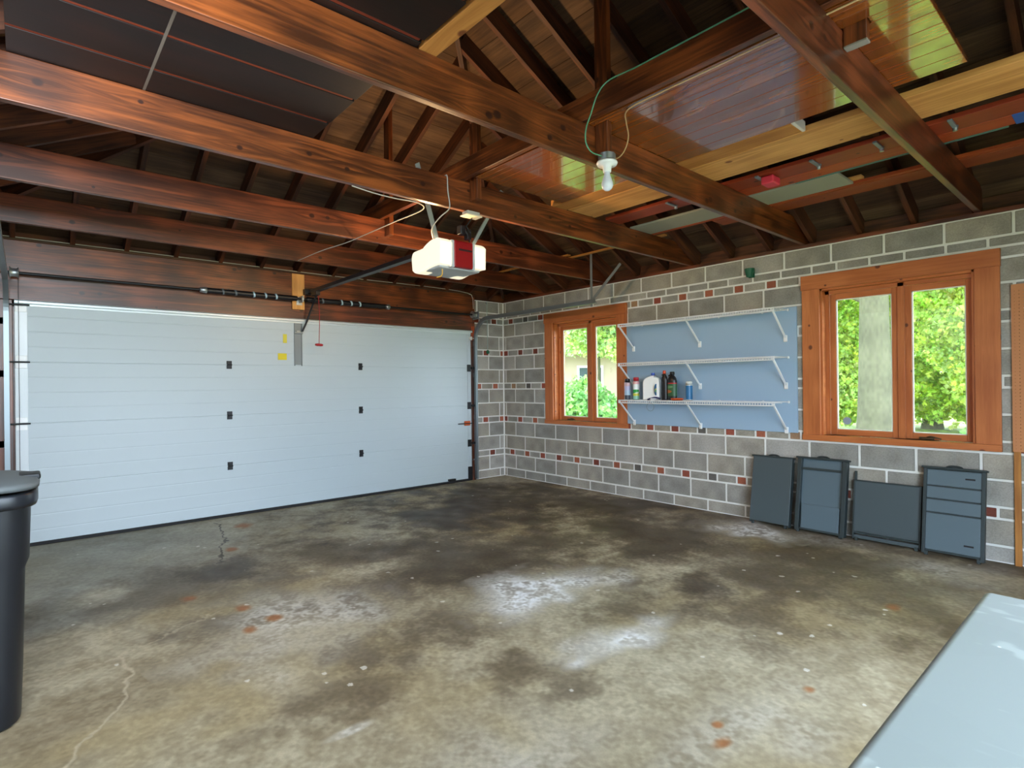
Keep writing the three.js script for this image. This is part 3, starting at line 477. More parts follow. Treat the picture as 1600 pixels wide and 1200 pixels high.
{
  const jugGeo = (w, d, h, hs) => { const s = new THREE.Shape(); s.moveTo(-w / 2, 0); s.lineTo(w / 2, 0); s.lineTo(w / 2, hs); s.quadraticCurveTo(w / 2, h * 0.95, w * 0.2, h * 0.93); s.lineTo(w * 0.2, h); s.lineTo(-w * 0.02, h); s.lineTo(-w * 0.02, h * 0.98); s.quadraticCurveTo(-w / 2, h * 0.92, -w / 2, hs * 0.9); s.closePath(); const g = new THREE.ExtrudeGeometry(s, { depth: d - 0.03, bevelEnabled: true, bevelSize: 0.012, bevelThickness: 0.015, bevelSegments: 4, bevelOffset: -0.012, curveSegments: 10 }); g.translate(0, 0, -(d - 0.03) / 2); return g; };
  const jug = thing('bleach_jug', 'white plastic jug with blue cap on the lowest shelf', 'jug', [SX, SY, -3.675]);
  mesh('body', at(jugGeo(0.185, 0.11, 0.27, 0.2), 0, 0, 0, 0, -Math.PI / 2 + 0.35, 0), std(0xeef0ee, 0.4), jug);
  mesh('cap', at(cyl(0.02, 0.022, 0.032, 22), -0.006, 0.284, 0.018), std(0x2b4fb0, 0.4), jug);
  const lab = new THREE.CircleGeometry(0.048, 28); lab.scale(0.7, 1.35, 1);
  mesh('label_print', at(lab, -0.04, 0.115, 0.078, 0, 0.35 - Math.PI * 0.12, 0), new THREE.MeshPhysicalMaterial({ map: printed([[0, 1, '#1e5d8a'], [0.5, 0.45, 0.35, 0.16, '#c9c24a'], [0.5, 0.4, 0.2, 0.1, '#2f8f6a']]), roughness: 0.5, side: THREE.DoubleSide }), jug);
  const bot = (name, z, h, r, capc, bands, label) => { const t = thing(name, label, 'bottle', [SX + 0.02, SY, z]); const g = lathe([[0, 0], [r * 0.94, 0], [r, 0.01], [r, h * 0.68], [r * 0.85, h * 0.78], [r * 0.42, h * 0.88], [r * 0.36, h * 0.93], [0, h * 0.93]], 30); g.scale(0.75, 1, 1.05); mesh('body', g, std(0x15151a, 0.35), t); if (bands) { const l = cyl(r * 1.012, r * 1.012, h * 0.52, 30); l.scale(0.75, 1, 1.05); l.translate(0, h * 0.36, 0); mesh('label_print', l, new THREE.MeshPhysicalMaterial({ map: printed(bands), roughness: 0.45 }), t); } mesh('cap', at(lathe([[0, 0], [r * 0.5, 0], [r * 0.46, h * 0.11], [0, h * 0.11]], 22), 0, h * 0.9, 0), std(capc, 0.4), t); mesh('handle', at(new THREE.TorusGeometry(r * 0.42, 0.008, 8, 18, Math.PI), 0, h * 0.82, -r * 0.5, 0, Math.PI / 2, 0.6), std(capc === 0xd4502a ? 0x15151a : capc, 0.4), t); };
  bot('lubricant_bottle', -3.527, 0.32, 0.036, 0xd4502a, null, 'black bottle with orange cap beside the white jug');
  bot('weed_killer_bottle', -3.43, 0.305, 0.052, 0x18191c, [[0, 1, '#2f5c3a'], [0, 0.1, '#1d2a20'], [0.5, 0.4, 0.3, 0.14, '#b5622c'], [0.92, 1, '#a8262a'], [0.55, 0.7, 0.3, 0.1, '#5f8f62']], 'black bottle with green label and black handle on the lowest shelf');
  const d = thing('orange_dish', 'flat orange plastic piece between black bottle and blue can', 'dish', [SX - 0.03, SY, -3.34]);
  mesh('rim', lathe([[0, 0], [0.055, 0], [0.066, 0.012], [0.064, 0.024], [0.056, 0.024], [0.05, 0.01], [0, 0.008]], 28), std(0xd0501c, 0.5), d);
  const c = thing('coiled_strap', 'dark blue and white strap at the shelf front by the jug', 'strap', [SX - 0.085, SY, -3.6]);
  mesh('strap_band', tube([[0, 0.006, -0.075], [0, 0.02, -0.03], [0, 0.03, 0.03], [0.01, 0.018, 0.08]], 0.009, 20, 8), std(0x1c2f66, 0.6), c);
  mesh('buckle', rbox(-0.02, 0.01, 0, 0.024, -0.03, 0.03, 0.006, 2), std(0xd4d9de, 0.5), c);
  tag(mesh('wire_loop', at(new THREE.TorusGeometry(0.045, 0.0022, 6, 30), W - 0.315, 1.1, -3.6, 0, Math.PI / 2, 0), M.gray), 'thin grey wire loop hanging under the lowest shelf', 'wire');
}
// ---------------------------------------------------------------- pegboard, wall bits
{
  const pg = new THREE.Shape(); const z0 = -0.682, w = 0.86; pg.moveTo(0, 0.83); pg.lineTo(w, 0.83); pg.lineTo(w, 2.042); pg.lineTo(0, 2.042); pg.closePath();
  for (let i = 0; i < 33; i++) for (let j = 0; j < 46; j++) { const h = new THREE.Path(); const cx = 0.0254 * (i + 0.7), cy = 0.83 + 0.0254 * (j + 0.8), r = 0.0036; h.moveTo(cx + r, cy); h.lineTo(cx, cy + r); h.lineTo(cx - r, cy); h.lineTo(cx, cy - r); h.closePath(); pg.holes.push(h); }
  const g = new THREE.ExtrudeGeometry(pg, { depth: 0.006, bevelEnabled: false }); g.rotateY(-Math.PI / 2); g.translate(W - 0.022, 0, z0);
  const t = thing('pegboard', 'brown pegboard at the right edge beside the window', 'pegboard');
  mesh('panel', g, M.peg, t);
  mesh('batten', grain(rbox(W - 0.021, W - 0.001, 0.0, 2.04, -0.678, -0.64, 0.002, 1), 1), M.pined, t);
  mesh('batten', grain(rbox(W - 0.021, W - 0.001, 0.0, 2.04, 0.13, 0.168, 0.002, 1), 1), M.pined, t);
}
{
  const t = thing('green_wall_hook', 'small dark green plastic holder high on the block wall', 'holder', [W, 2.43, -2.61]);
  mesh('cup', lathe([[0.012, -0.045], [0.03, -0.04], [0.048, 0.04], [0.044, 0.04], [0.026, -0.034], [0, -0.034]], 20).translate(-0.05, 0, 0), M.green, t);
  mesh('back_plate', rbox(-0.008, 0, -0.045, 0.04, -0.03, 0.03, 0.003, 1), M.green, t);
  const c = thing('pull_cord', 'thin pale cord with green knob hanging in the corner', 'cord', [5.11, 2.56, -D + 0.012]);
  mesh('hook', at(cyl(0.012, 0.012, 0.014, 10), 0, 0, -0.005, Math.PI / 2), M.galv, c);
  mesh('string', rod([0, 0, 0.004], [0, -0.7, 0.012], 0.004, 6), std(0xa8c0bc, 0.6), c);
  mesh('knob', at(lathe([[0, -0.03], [0.018, -0.024], [0.024, 0.0], [0.016, 0.024], [0, 0.03]], 16), 0, -0.72, 0.014), M.green, c);
}
// ---------------------------------------------------------------- four grey panels leaning on the wall
function leaning(name, label, z0, z1, h, xb, build) {
  const t = thing(name, label, 'metal panel', [xb, 0, (z0 + z1) / 2], 'dark grey metal panels');
  t.rotation.z = -Math.atan2(W - 0.006 - xb - 0.03, h);  // top rests on the wall
  build(t, (z1 - z0) / 2, h);
  return t;
}
const feet = (t, w) => { for (const s of [-1, 1]) mesh('foot', [rbox(-0.03, -0.012, 0.0, 0.03, s * (w - 0.03) - 0.012, s * (w - 0.03) + 0.012, 0.003, 1)], M.greydark, t); };
const arch = (t, h) => mesh('handle', tube([[0, h - 0.002, -0.05], [0, h + 0.008, -0.03], [0, h + 0.011, 0], [0, h + 0.008, 0.03], [0, h - 0.002, 0.05]], 0.008, 20, 8), M.greydark, t);
const cap = (t, w, h) => mesh('top_rim', rbox(-0.045, 0.028, h - 0.016, h, -w - 0.012, w + 0.012, 0.005, 2), M.greydark, t);
leaning('grey_panel', 'plain dark grey metal panel, nearest the blue board', -2.58, -2.215, 0.655, 5.285, (t, w, h) => {
  mesh('face', rbox(-0.032, -0.024, 0.03, h - 0.014, -w, w, 0.003, 2), M.greypanel, t);
  for (const s of [-1, 1]) mesh('side_flange', rbox(-0.03, 0.03, 0.012, h - 0.014, s > 0 ? w - 0.006 : -w, s > 0 ? w : -w + 0.006, 0.002, 1), M.greydark, t);
  cap(t, w, h); arch(t, h); feet(t, w);
});
leaning('grey_panel', 'dark grey open metal tray with a crossbar, second from the blue board', -2.165, -1.755, 0.675, 5.285, (t, w, h) => {
  mesh('back_sheet', rbox(0.006, 0.012, 0.03, h - 0.014, -w + 0.01, w - 0.01, 0.002, 1), M.greypanel2, t);
  for (const s of [-1, 1]) mesh('side_flange', rbox(-0.032, 0.03, 0.012, h - 0.014, s > 0 ? w - 0.035 : -w, s > 0 ? w : -w + 0.035, 0.003, 1), M.greydark, t);
  mesh('crossbar', rbox(-0.02, 0.006, h - 0.115, h - 0.095, -w + 0.035, w - 0.035, 0.003, 1), M.greydark, t);
  mesh('lower_sheet', rbox(-0.018, 0.006, 0.03, 0.25, -w + 0.05, w - 0.05, 0.002, 1), M.greypanel2, t);
  mesh('bottom_rail', rbox(-0.02, 0.012, 0.022, 0.04, -w + 0.035, w - 0.035, 0.003, 1), M.greydark, t);
  cap(t, w, h); arch(t, h); feet(t, w);
});
leaning('grey_panel', 'low wide dark grey metal panel, third from the blue board', -1.71, -1.225, 0.51, 5.335, (t, w, h) => {
  mesh('face', rbox(-0.02, -0.012, 0.075, h - 0.01, -w + 0.012, w - 0.012, 0.003, 2), M.greypanel, t);
  for (const s of [-1, 1]) mesh('side_flange', rbox(-0.028, 0.028, 0.012, h, s > 0 ? w - 0.014 : -w, s > 0 ? w : -w + 0.014, 0.003, 1), M.greydark, t);
  mesh('top_rim', rbox(-0.026, 0.018, h - 0.012, h, -w, w, 0.003, 1), M.greydark, t);
  mesh('lower_rail', rbox(-0.026, 0.01, 0.06, 0.075, -w, w, 0.003, 1), M.greydark, t);
  mesh('lower_rail', rbox(-0.024, 0.01, 0.02, 0.05, -w, w, 0.004, 1), M.greypanel, t);
  mesh('tab', rbox(-0.008, 0.004, h - 0.01, h + 0.075, -w, -w + 0.02, 0.003, 1), M.greydark, t);
  feet(t, w);
});
leaning('grey_panel', 'blue grey metal panel with three ribs, rightmost of the four', -1.21, -0.83, 0.685, 5.285, (t, w, h) => {
  const ys = [0.04, 0.33, 0.435, 0.535, h - 0.018];
  for (let i = 0; i < 4; i++) mesh('face_band', rbox(-0.026 + i * 0.002, -0.012, ys[i] + 0.006, ys[i + 1] - 0.006, -w + 0.022, w - 0.022, 0.004, 2), M.greypanel2, t);
  mesh('back_sheet', rbox(-0.012, -0.006, 0.03, h - 0.014, -w + 0.01, w - 0.01, 0.002, 1), M.greydark, t);
  for (const s of [-1, 1]) mesh('side_flange', rbox(-0.03, 0.03, 0.012, h - 0.014, s > 0 ? w - 0.022 : -w, s > 0 ? w : -w + 0.022, 0.003, 1), M.greydark, t);
  mesh('slot', rbox(-0.0275, -0.02, 0.105, 0.118, w - 0.12, w - 0.06, 0.002, 1), M.black, t);
  mesh('slot', rbox(-0.022, -0.014, 0.6, 0.612, w - 0.12, w - 0.06, 0.002, 1), M.black, t);
  cap(t, w, h); arch(t, h); feet(t, w);
});
// ---------------------------------------------------------------- trash can
{
  const t = thing('trash_can', 'tall black plastic trash can with grey lid at the left edge', 'trash can', [-0.225, 0, -3.2]);
  const ring = (hw, y, r) => { const p = []; for (let i = 0; i < 48; i++) { const a = i / 48 * Math.PI * 2, k = 4.2, c = Math.cos(a), s = Math.sin(a), q = hw / Math.pow(Math.pow(Math.abs(c), k) + Math.pow(Math.abs(s), k), 1 / k); p.push([q * c, y, q * s]); } return p; };
  const loft = (rings, capTop) => { const v = [], ix = [], n = 48; rings.forEach((r) => r.forEach((p) => v.push(...p))); for (let j = 0; j + 1 < rings.length; j++) for (let i = 0; i < n; i++) { const a = j * n + i, b = j * n + (i + 1) % n; ix.push(a, a + n, b, b, a + n, b + n); } const c0 = v.length / 3; v.push(0, rings[0][0][1], 0); for (let i = 0; i < n; i++) ix.push(c0, i, (i + 1) % n); if (capTop) { const l = (rings.length - 1) * n; v.push(0, rings[rings.length - 1][0][1] + 0.01, 0); for (let i = 0; i < n; i++) ix.push(c0 + 1, l + (i + 1) % n, l + i); } const g = new THREE.BufferGeometry(); g.setAttribute('position', new THREE.Float32BufferAttribute(v, 3)); g.setAttribute('uv', new THREE.Float32BufferAttribute(new Float32Array(v.length / 3 * 2), 2)); g.setIndex(ix); g.computeVertexNormals(); return g; };
  mesh('body', loft([ring(0.195, 0.0), ring(0.205, 0.012), ring(0.212, 0.2), ring(0.222, 0.62), ring(0.236, 0.66), ring(0.243, 0.9), ring(0.243, 0.93), ring(0.225, 0.93), ring(0.2, 0.4), ring(0.18, 0.03)]), std(0x14171d, 0.42), t);
  mesh('rim', loft([ring(0.246, 0.885), ring(0.262, 0.885), ring(0.266, 0.9), ring(0.266, 0.935), ring(0.258, 0.945), ring(0.24, 0.945), ring(0.24, 0.89)]), std(0x171b22, 0.35), t);
  const lid = mesh('lid', loft([ring(0.25, 0.955), ring(0.27, 0.955), ring(0.272, 0.97), ring(0.262, 0.985), ring(0.2, 1.0), ring(0.1, 1.01), ring(0.02, 1.012)], true), M.lid, t);
  mesh('handle', [rbox(0.2, 0.275, 0.975, 1.0, -0.06, 0.06, 0.008, 2)], M.darkmetal, lid);
}
// ---------------------------------------------------------------- chest freezer in the near right corner
{
  const t = thing('chest_freezer', 'smooth grey chest freezer with rounded lid at the bottom right', 'freezer', [1.1, 0, 0.06]);
  mesh('body', rbox(-0.54, 0.53, 0.03, 0.8, -0.29, 0.31, 0.03, 3), std(0x8b9498, 0.4), t);
  const scuff = dataTex(512, 512, (x, y) => { const a = step(0.68, 0.84, vnoise(x / 26, y / 70, 91, 20, 7) * 0.5 + vnoise(x / 6, y / 14, 92, 85, 37) * 0.5), b = vnoise(x / 128, y / 128, 93, 4, 4), s = hash(x >> 1, y >> 1, 94) > 0.9985 ? 1 : 0; const v = 134 + 8 * b + 18 * a + 70 * s; return [v - 7, v + 1, v - 1]; });
  const lid = mesh('lid', metres(rbox(-0.585, 0.575, 0.81, 0.868, -0.325, 0.34, 0.016, 5), 1.2), new THREE.MeshPhysicalMaterial({ map: scuff, roughness: 0.38 }), t);
  mesh('gasket', rbox(-0.555, 0.545, 0.795, 0.815, -0.3, 0.32, 0.006, 1), M.plasticgrey, t);
  for (const [x, z] of [[-0.48, -0.24], [0.47, -0.24], [-0.48, 0.26], [0.47, 0.26]]) mesh('foot', at(cyl(0.025, 0.03, 0.032, 14), x, 0.016, z), M.black, t);
}
// ---------------------------------------------------------------- things stored on top of the beams
const laid = (name, label, category, x0, x1, z0, z1, th, mat, group, y = BEAMTOP) => tag(mesh(name, grain(rbox(x0, x1, y + 0.001, y + th, z0, z1, 0.004), 2), mat), label, category, group);
{
  const t = thing('plank_panel', 'glossy orange brown tongue-and-groove panel lying on the beams', 'panel', [0, BEAMTOP + 0.001, 0]);
  for (let i = 0; i < 6; i++) { const a = 2.645 + 0.1115 * i; mesh('plank', grain(rbox(a + 0.0008, a + 0.1107, 0, 0.028, -3.16, -0.56, 0.0025, 1), 2), i % 3 === 1 ? M.panel2 : M.panel, t); }
  for (const [a, b, z0, z1] of [[2.425, 2.476, -3.16, -0.56], [2.525, 2.596, -3.16, -0.56], [2.477, 2.524, -3.16, -2.11], [2.477, 2.524, -2.0, -0.56], [2.597, 2.644, -3.16, -0.86], [2.597, 2.644, -0.755, -0.56]]) mesh('plank', grain(rbox(a, b, 0, 0.028, z0, z1, 0.0025, 1), 2), M.panel, t);
  const d = thing('board_platform', 'dark board platform with thin orange strips on the beams, top left', 'platform', [0, BEAMTOP + 0.001, 0]);
  for (let i = 0; i < 8; i++) {
    const zb = -3.34 + 0.325 * i, ze = zb + 0.303;
    for (const [a, b] of [[XL + 0.5, 0.452], [0.458, 1.3]]) mesh('plank', grain(rbox(a, b, 0, 0.018, zb, ze, 0.002, 1), 0), M.darkboard, d);
    if (i < 7) mesh('strip', grain(rbox(XL + 0.5, 1.285, 0.002, 0.02, ze + 0.003, ze + 0.019, 0.002, 1), 0), M.rusty, d);
  }
  mesh('seam_strip', rbox(0.449, 0.461, -0.0008, 0.004, -3.3, -0.8, 0.0004, 1), std(0x6b6258, 0.7), d);
}
const G = 'lumber stored on the tie beams';
laid('lumber_board', 'long pale pine plank on the beams, running out at right', 'board', 3.49, 3.835, -3.26, 0.35, 0.038, M.pine, G);
{ const t = laid('lumber_board', 'shorter pale pine plank with a white painted end on the beams', 'board', 3.325, 3.478, -3.3, -1.36, 0.06, M.pined, G); mesh('painted_end', rbox(3.325, 3.485, BEAMTOP + 0.001, BEAMTOP + 0.061, -1.36, -1.34, 0.006, 2), std(0xd9d4c4, 0.6), t); }
laid('lumber_board', 'yellowish plank end resting on the light bulb beam, top centre', 'board', 1.315, 1.405, -2.11, 0.3, 0.03, M.pined, G);
laid('lumber_board', 'reddish painted board nearest the pine plank, with clips', 'board', 3.97, 4.17, -3.25, 0.35, 0.03, M.red, G);
laid('lumber_board', 'second reddish board beside the clipped one, right end with blue tape', 'board', 4.175, 4.33, -2.3, -0.5, 0.03, M.red2, G);
laid('lumber_board', 'flat light grey painted board on the beams', 'board', 4.37, 4.69, -3.28, -1.47, 0.02, std(0x9c9c88, 0.6), G);
laid('lumber_board', 'narrow orange strip of wood beside the grey board', 'board', 4.7, 4.745, -3.3, -0.5, 0.025, M.orange, G);
laid('lumber_board', 'short fresh pine offcut beside the grey board', 'board', 4.63, 4.7, -2.4, -1.4, 0.018, M.pine, G, BEAMTOP + 0.022);
laid('lumber_board', 'brown plank nearest the block wall on the beams', 'board', 4.76, 4.965, -2.65, 0.35, 0.028, M.brownboard, G);
laid('lumber_board', 'thin teal painted strip on the beams', 'board', 4.34, 4.365, -1.75, -0.55, 0.02, std(0x4f7468, 0.6), G);
for (let i = 0; i < 6; i++) {
  const c = thing('metal_clip', `grey metal clip under the reddish board, ${['nearest the opener', 'second from the opener', 'third from the opener', 'fourth from the opener', 'just right of the near beam', 'at the right edge'][i]}`, 'clip', [4.0, BEAMTOP - 0.002, -2.6 + 0.37 * i], 'clips on the reddish board');
  mesh('strap', [rbox(-0.05, 0.1, -0.012, 0.001, -0.012, 0.012, 0.003, 1)], M.gray, c); mesh('tip', at(cyl(0.016, 0.012, 0.03, 12), 0.09, -0.012, 0), M.galv, c);
}
tag(mesh('red_reflector', rbox(4.0, 4.12, BEAMTOP - 0.06, BEAMTOP - 0.002, -1.85, -1.76, 0.012, 2), std(0xd83a4c, 0.5)), 'small bright pinkish red object below the stored boards', 'object');
tag(mesh('blue_tape', rbox(4.17, 4.335, BEAMTOP - 0.002, BEAMTOP + 0.034, -0.515, -0.44, 0.003, 1), std(0x1f5fb8, 0.5)), 'blue wrapped end at the right edge above the beams', 'tape');
tag(mesh('wood_strip', grain(rbox(4.82, 4.87, BEAMTOP + 0.001, BEAMTOP + 0.016, -4.62, -3.2, 0.002, 1), 2), M.pined), 'thin pale strip between the two beams beyond the opener', 'strip');
tag(mesh('wood_strip', grain(rbox(4.7, 4.75, BEAMTOP + 0.001, BEAMTOP + 0.016, -5.64, -4.4, 0.002, 1), 2), M.pined), 'thin pale strip on the two beams nearest the garage door', 'strip');
// ---------------------------------------------------------------- bulb and cords
{
  const t = thing('bulb_fixture', 'white porcelain lamp holder with an unlit bare bulb', 'light fixture', [2.5, 2.655, -2.03]);
  mesh('junction_box', at(cyl(0.05, 0.05, 0.042, 8), 0, -0.021, 0), M.galv, t);
  mesh('lamp_holder', lathe([[0, -0.04], [0.055, -0.04], [0.06, -0.05], [0.054, -0.062], [0.026, -0.068], [0.022, -0.1], [0, -0.1]], 30), std(0xeef0f0, 0.3), t);
  mesh('bulb', lathe([[0, -0.095], [0.016, -0.095], [0.017, -0.115], [0.026, -0.14], [0.0325, -0.163], [0.0325, -0.178], [0.027, -0.193], [0.014, -0.204], [0, -0.207]].reverse(), 30), std(0xdfe3f0, 0.25, 0), t);
  const line = (a, b, n) => { const o = []; for (let i = 0; i < n; i++) o.push(a.map((v, k) => v + (b[k] - v) * i / n)); return o; };
  tag(mesh('green_cable', tube([...line([2.372, 2.974, 0.6], [2.372, 2.974, -1.88], 16), [2.366, 2.973, -1.92], [2.356, 2.93, -1.97], [2.33, 2.82, -2.0], [2.3, 2.73, -2.01], [2.31, 2.67, -2.02], [2.36, 2.637, -2.03], [2.452, 2.634, -2.03]], 0.004, 160, 8), M.greencord), 'pale green cable looping from the board to the lamp holder', 'cable');
  tag(mesh('tan_cable', tube([...line([2.43, 2.824, 0.3], [2.432, 2.822, -1.8], 12), [2.45, 2.82, -1.85], [2.55, 2.812, -1.93], [2.66, 2.79, -2.0], [2.665, 2.74, -2.02], [2.625, 2.68, -2.03], [2.556, 2.638, -2.03]], 0.004, 120, 8), M.tancord), 'tan cable curving into the right of the lamp holder', 'cable');
  tag(mesh('white_cable', tube([[2.25, 2.836, -3.28], [2.25, 2.837, -3.26], [2.251, 2.82, -3.254], [2.256, 2.72, -3.254], [2.27, 2.63, -3.254], [2.275, 2.606, -3.27], [2.25, 2.56, -3.35], [2.24, 2.5, -3.44], [2.3, 2.455, -3.52]], 0.004, 80, 8), M.cable), 'white cable running down the beam face to the opener', 'cable');
  tag(mesh('white_cable', tube([[1.55, 2.609, -3.28], [1.7, 2.596, -3.28], [1.85, 2.596, -3.285], [2.04, 2.608, -3.3], [2.13, 2.608, -3.37], [2.135, 2.608, -3.8], [2.13, 2.609, -4.3], [2.12, 2.608, -4.6], [2.07, 2.608, -5.0], [2.05, 2.608, -5.55]], 0.0038, 90, 8), M.cable), 'white cable strung under the beams toward the garage door', 'cable');
  tag(mesh('white_cable', tube([[-0.4, 2.672, -D + 0.02], [1, 2.674, -D + 0.02], [2.6, 2.672, -D + 0.025], [4.7, 2.672, -D + 0.02], [4.83, 2.64, -D + 0.025], [4.86, 2.45, -D + 0.02]], 0.005, 80, 8), M.cable), 'white cable along the top of the garage door header', 'cable');
}
// added strip light, unseen above the frame: stands in for bounced flash
{
  const t = thing('added_strip_light', 'added short strip light standing in for bounced flash, left wall above the frame edge', 'light fixture', [-0.19, 2.42, -1.7]);
  const body = mesh('housing', rbox(-0.33, 0.33, -0.03, 0.1, 0.012, 0.06, 0.01, 2), M.white, t);
  mesh('added_light_diffuser', rbox(-0.31, 0.31, -0.105, 0.105, -0.008, 0.014, 0.006, 2), new THREE.MeshPhysicalMaterial({ color: 0xffffff, roughness: 0.5, emissive: new THREE.Color().setRGB(0.88, 0.97, 1.06), emissiveIntensity: 0.6 }), t);
  mesh('added_bracket', [rbox(-0.36, -0.3, 0.0, 0.05, 0.02, 0.05, 0.004, 1), rbox(-0.36, -0.35, -0.05, 0.1, 0.0, 0.07, 0.003, 1)], M.galv, t);
  const l = new THREE.RectAreaLight(0xffffff, 10.5, 0.6, 0.2); l.color.setRGB(0.88, 0.97, 1.06); l.position.set(0, 0, -0.012); t.add(l);   // shines along its own -z
  t.rotation.x = -0.06;
}
// ---------------------------------------------------------------- outdoors
{
  const lawnTex = dataTex(512, 512, (x, y) => { const v = 0.6 + 0.5 * vnoise(x / 20, y / 20, 71, 26, 26) + 0.4 * (hash(x, y, 72) - 0.5); return [150 * v, 172 * v, 72 * v]; });
  const g = metres(box(-30, 60, -0.4, -0.14, -60, 40), 3);
  structure(mesh('ground', g, new THREE.MeshPhysicalMaterial({ map: lawnTex, roughness: 1 })), 'green lawn outside the garage', 'lawn');
  structure(mesh('driveway', [box(-2.5, 4.5, -0.14, -0.05, ZB + TH + 0.1, 14), box(8.6, 10, -0.14, -0.08, -1.2, 6)], std(0x9d998f, 0.9)), 'pale concrete drive and path outside', 'drive');
  // leaf sprig: nine small folded leaves
  const leafs = [];
  for (let i = 0; i < 9; i++) {
    const L = rr(0.07, 0.11), w = L * 0.36, q = new THREE.BufferGeometry();
    q.setAttribute('position', new THREE.Float32BufferAttribute([0, 0, 0, w, L * 0.45, 0.014, 0, L * 0.5, 0, 0, L, -0.012, -w, L * 0.45, 0.014], 3)); q.setAttribute('uv', new THREE.Float32BufferAttribute(new Float32Array(10), 2)); q.setIndex([0, 1, 2, 1, 3, 2, 0, 2, 4, 2, 3, 4]); q.computeVertexNormals();
    leafs.push(at(q, rr(-0.09, 0.09), rr(-0.09, 0.09), rr(-0.09, 0.09), rr(-1.6, 1.6), rr(0, 6.28), rr(-1.6, 1.6)));
  }
  const sprig = mergeGeometries(leafs.map(plain));
  const leafMat = (c) => new THREE.MeshPhysicalMaterial({ color: c, roughness: 0.9, transmission: 0.55, thickness: 0, side: THREE.DoubleSide });
  function foliage(parent, blobs, n, c, sc = 1) {
    const im = new THREE.InstancedMesh(sprig, leafMat(c), n), m = new THREE.Matrix4(), q = new THREE.Quaternion(), col = new THREE.Color();
    for (let i = 0; i < n; i++) {
      const [bx, by, bz, rx, ry, rz] = blobs[Math.floor(rnd() * blobs.length)], u = rr(-1, 1), a = rr(0, 6.283), r = Math.cbrt(rr(0.15, 1)), s = Math.sqrt(1 - u * u);
      q.setFromEuler(new THREE.Euler(rr(0, 6.28), rr(0, 6.28), rr(0, 6.28))); const k = sc * rr(0.8, 1.5);
      m.compose(new THREE.Vector3(bx + rx * r * s * Math.cos(a), by + ry * r * u, bz + rz * r * s * Math.sin(a)), q, new THREE.Vector3(k, k, k)); im.setMatrixAt(i, m);
      { const k = rr(0.55, 1.35); col.setRGB(k * rr(0.8, 1.2), k, k * rr(0.6, 1.3)); }; im.setColorAt(i, col);
    }
    im.name = 'foliage'; im.userData.kind = 'stuff'; shade(im); parent.add(im);
  }
  const barkTex = dataTex(256, 512, (x, y) => { const v = 0.82 + 0.16 * vnoise(x / 40, y / 22, 81, 6, 23) + 0.14 * (vnoise(x / 6, y / 5, 82, 43, 102) - 0.5); return [108 * v, 104 * v, 84 * v]; });
  const bark = new THREE.MeshPhysicalMaterial({ map: barkTex, roughness: 0.95 });
  function tree(label, x, z, r, h, blobs, n, c, sc) {
    const t = thing('tree', label, 'tree', [x, -0.14, z], 'trees outside');
    const pts = []; for (let i = 0; i <= 12; i++) { const k = i / 12; pts.push([r * (1 + 0.5 * Math.exp(-k * 14) - 0.45 * k), h * k]); }
    mesh('trunk', lathe([...pts, [0, h]], 24), bark, t);
    for (let i = 0; i < 5; i++) { const a = rr(0, 6.28), y = h * rr(0.45, 0.95), l = rr(1, 2.2); mesh('branch', tube([[0, y, 0], [l * 0.4 * Math.cos(a), y + 0.3, l * 0.4 * Math.sin(a)], [l * Math.cos(a), y + 0.7, l * Math.sin(a)]], r * 0.22, 12, 7), bark, t); }
    foliage(t, blobs, n, c, sc);
  }
  tree('pale smooth-barked tree trunk seen through the right window', 10.35, -2.97, 0.255, 6, [[0, 6.6, 0, 5.5, 1.8, 8], [-1.5, 6.0, 1, 3.2, 1.5, 8], [-1.5, 5.6, -6, 3.2, 1.4, 4], [2, 5.2, 2.5, 2.4, 1, 2.4]], 5500, 0xc0d86a, 2.2);  // overhead crown is unseen, added wide to cut skylight through the windows
  tree('bright green leafy tree filling the right pane of the right window', 13.5, -1.6, 0.14, 4.2, [[0, 3.0, 0, 1.6, 1.6, 1.9], [-0.6, 1.6, 0.5, 1.0, 0.9, 1.4], [0.5, 5.2, 0.8, 2.4, 2.2, 3]], 16000, 0xd2e478, 0.72);
  tree('bright green leafy tree left of the pale trunk', 14.6, -5.3, 0.13, 4.2, [[0, 2.9, 0, 1.9, 1.7, 2.0], [-0.4, 1.4, 0.2, 1.4, 0.9, 1.5], [0, 5.4, 0, 2.6, 2.2, 2.6]], 15000, 0xd2e478, 0.75);
  tree('light green tree seen through the left window', 12.5, -10.6, 0.12, 4.5, [[0, 3.6, 0, 1.7, 1.3, 1.7], [0.5, 2.9, 1.2, 1.2, 0.9, 1.2], [-1, 6.2, 0, 3.4, 1.7, 3.4]], 9000, 0xd0e4a4, 0.9);
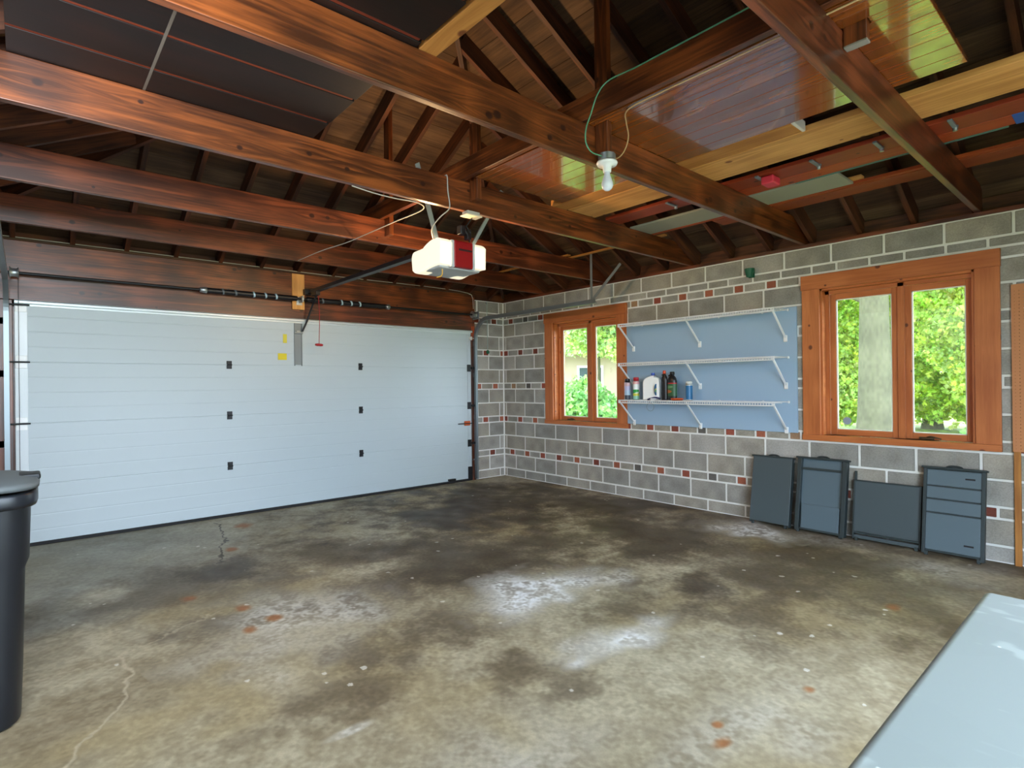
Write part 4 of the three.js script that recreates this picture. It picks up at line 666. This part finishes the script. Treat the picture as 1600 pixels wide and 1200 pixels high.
  tree('tall green tree behind the neighbouring house', 22, -19, 0.2, 7, [[0, 6.5, 0, 4, 2.6, 4], [3, 5.5, 4, 3, 2.2, 3]], 3000, 0xa0cc6c, 3);
  tree('dense green tree at the back beyond the right window', 21, -4.5, 0.2, 6, [[0, 3.4, 0, 3.2, 3.2, 4.6]], 16000, 0xd2e478, 1.1);
  tree('dense green tree at the far right outside', 19, 1.2, 0.2, 6, [[0, 3.2, 0, 3, 3.2, 3.2]], 13000, 0xd2e478, 1.1);
  function shrub(label, x, z, w, h, n) { const t = thing('shrub', label, 'shrub', [x, -0.14, z], 'shrubs outside'); mesh('stem', [0, 1, 2].map((i) => rod([0, 0, 0], [0.3 * (i - 1) * w, h * 0.6, 0.1 * i], 0.02, 7)), bark, t); foliage(t, [[0, h * 0.55, 0, w, h * 0.5, w]], n, 0x98cc70, 1); }
  shrub('round shrub below the left pane of the left window', 9.3, -8.3, 0.6, 1.5, 900);
  shrub('low shrub below the right pane of the left window', 9.6, -7.3, 0.7, 1.1, 900);
  shrub('low shrub outside below the right window', 11.4, -1.1, 0.9, 0.9, 900);
  // neighbouring house
  const h = thing('neighbour_house', 'pale pinkish house with grey roof seen through the left window', 'house', [18.5, -0.14, -16.5]);
  h.rotation.y = -0.75;
  mesh('wall', box(-4, 4, 0, 2.7, -3, 3), std(0x9a877c, 0.85), h);
  const gs = new THREE.Shape(); gs.moveTo(-3.4, 2.65); gs.lineTo(3.4, 2.65); gs.lineTo(0, 4.2); gs.closePath();
  mesh('roof', new THREE.ExtrudeGeometry(gs, { depth: 8.6, bevelEnabled: false }).rotateY(Math.PI / 2).translate(-4.3, 0, 0), std(0x84706a, 0.9), h);
  for (const x of [-2.4, 0, 2.4]) { const w = mesh('window', box(x - 0.5, x + 0.5, 1.0, 2.2, 2.98, 3.04), M.white, h); mesh('window_glass', box(x - 0.42, x + 0.42, 1.08, 2.12, 3.03, 3.05), std(0x39444c, 0.2), w); }
  mesh('downspout', rod([-4.05, 0, 3.1], [-4.05, 2.65, 3.1], 0.06), M.white, h);
}
renderer.render(scene, camera);
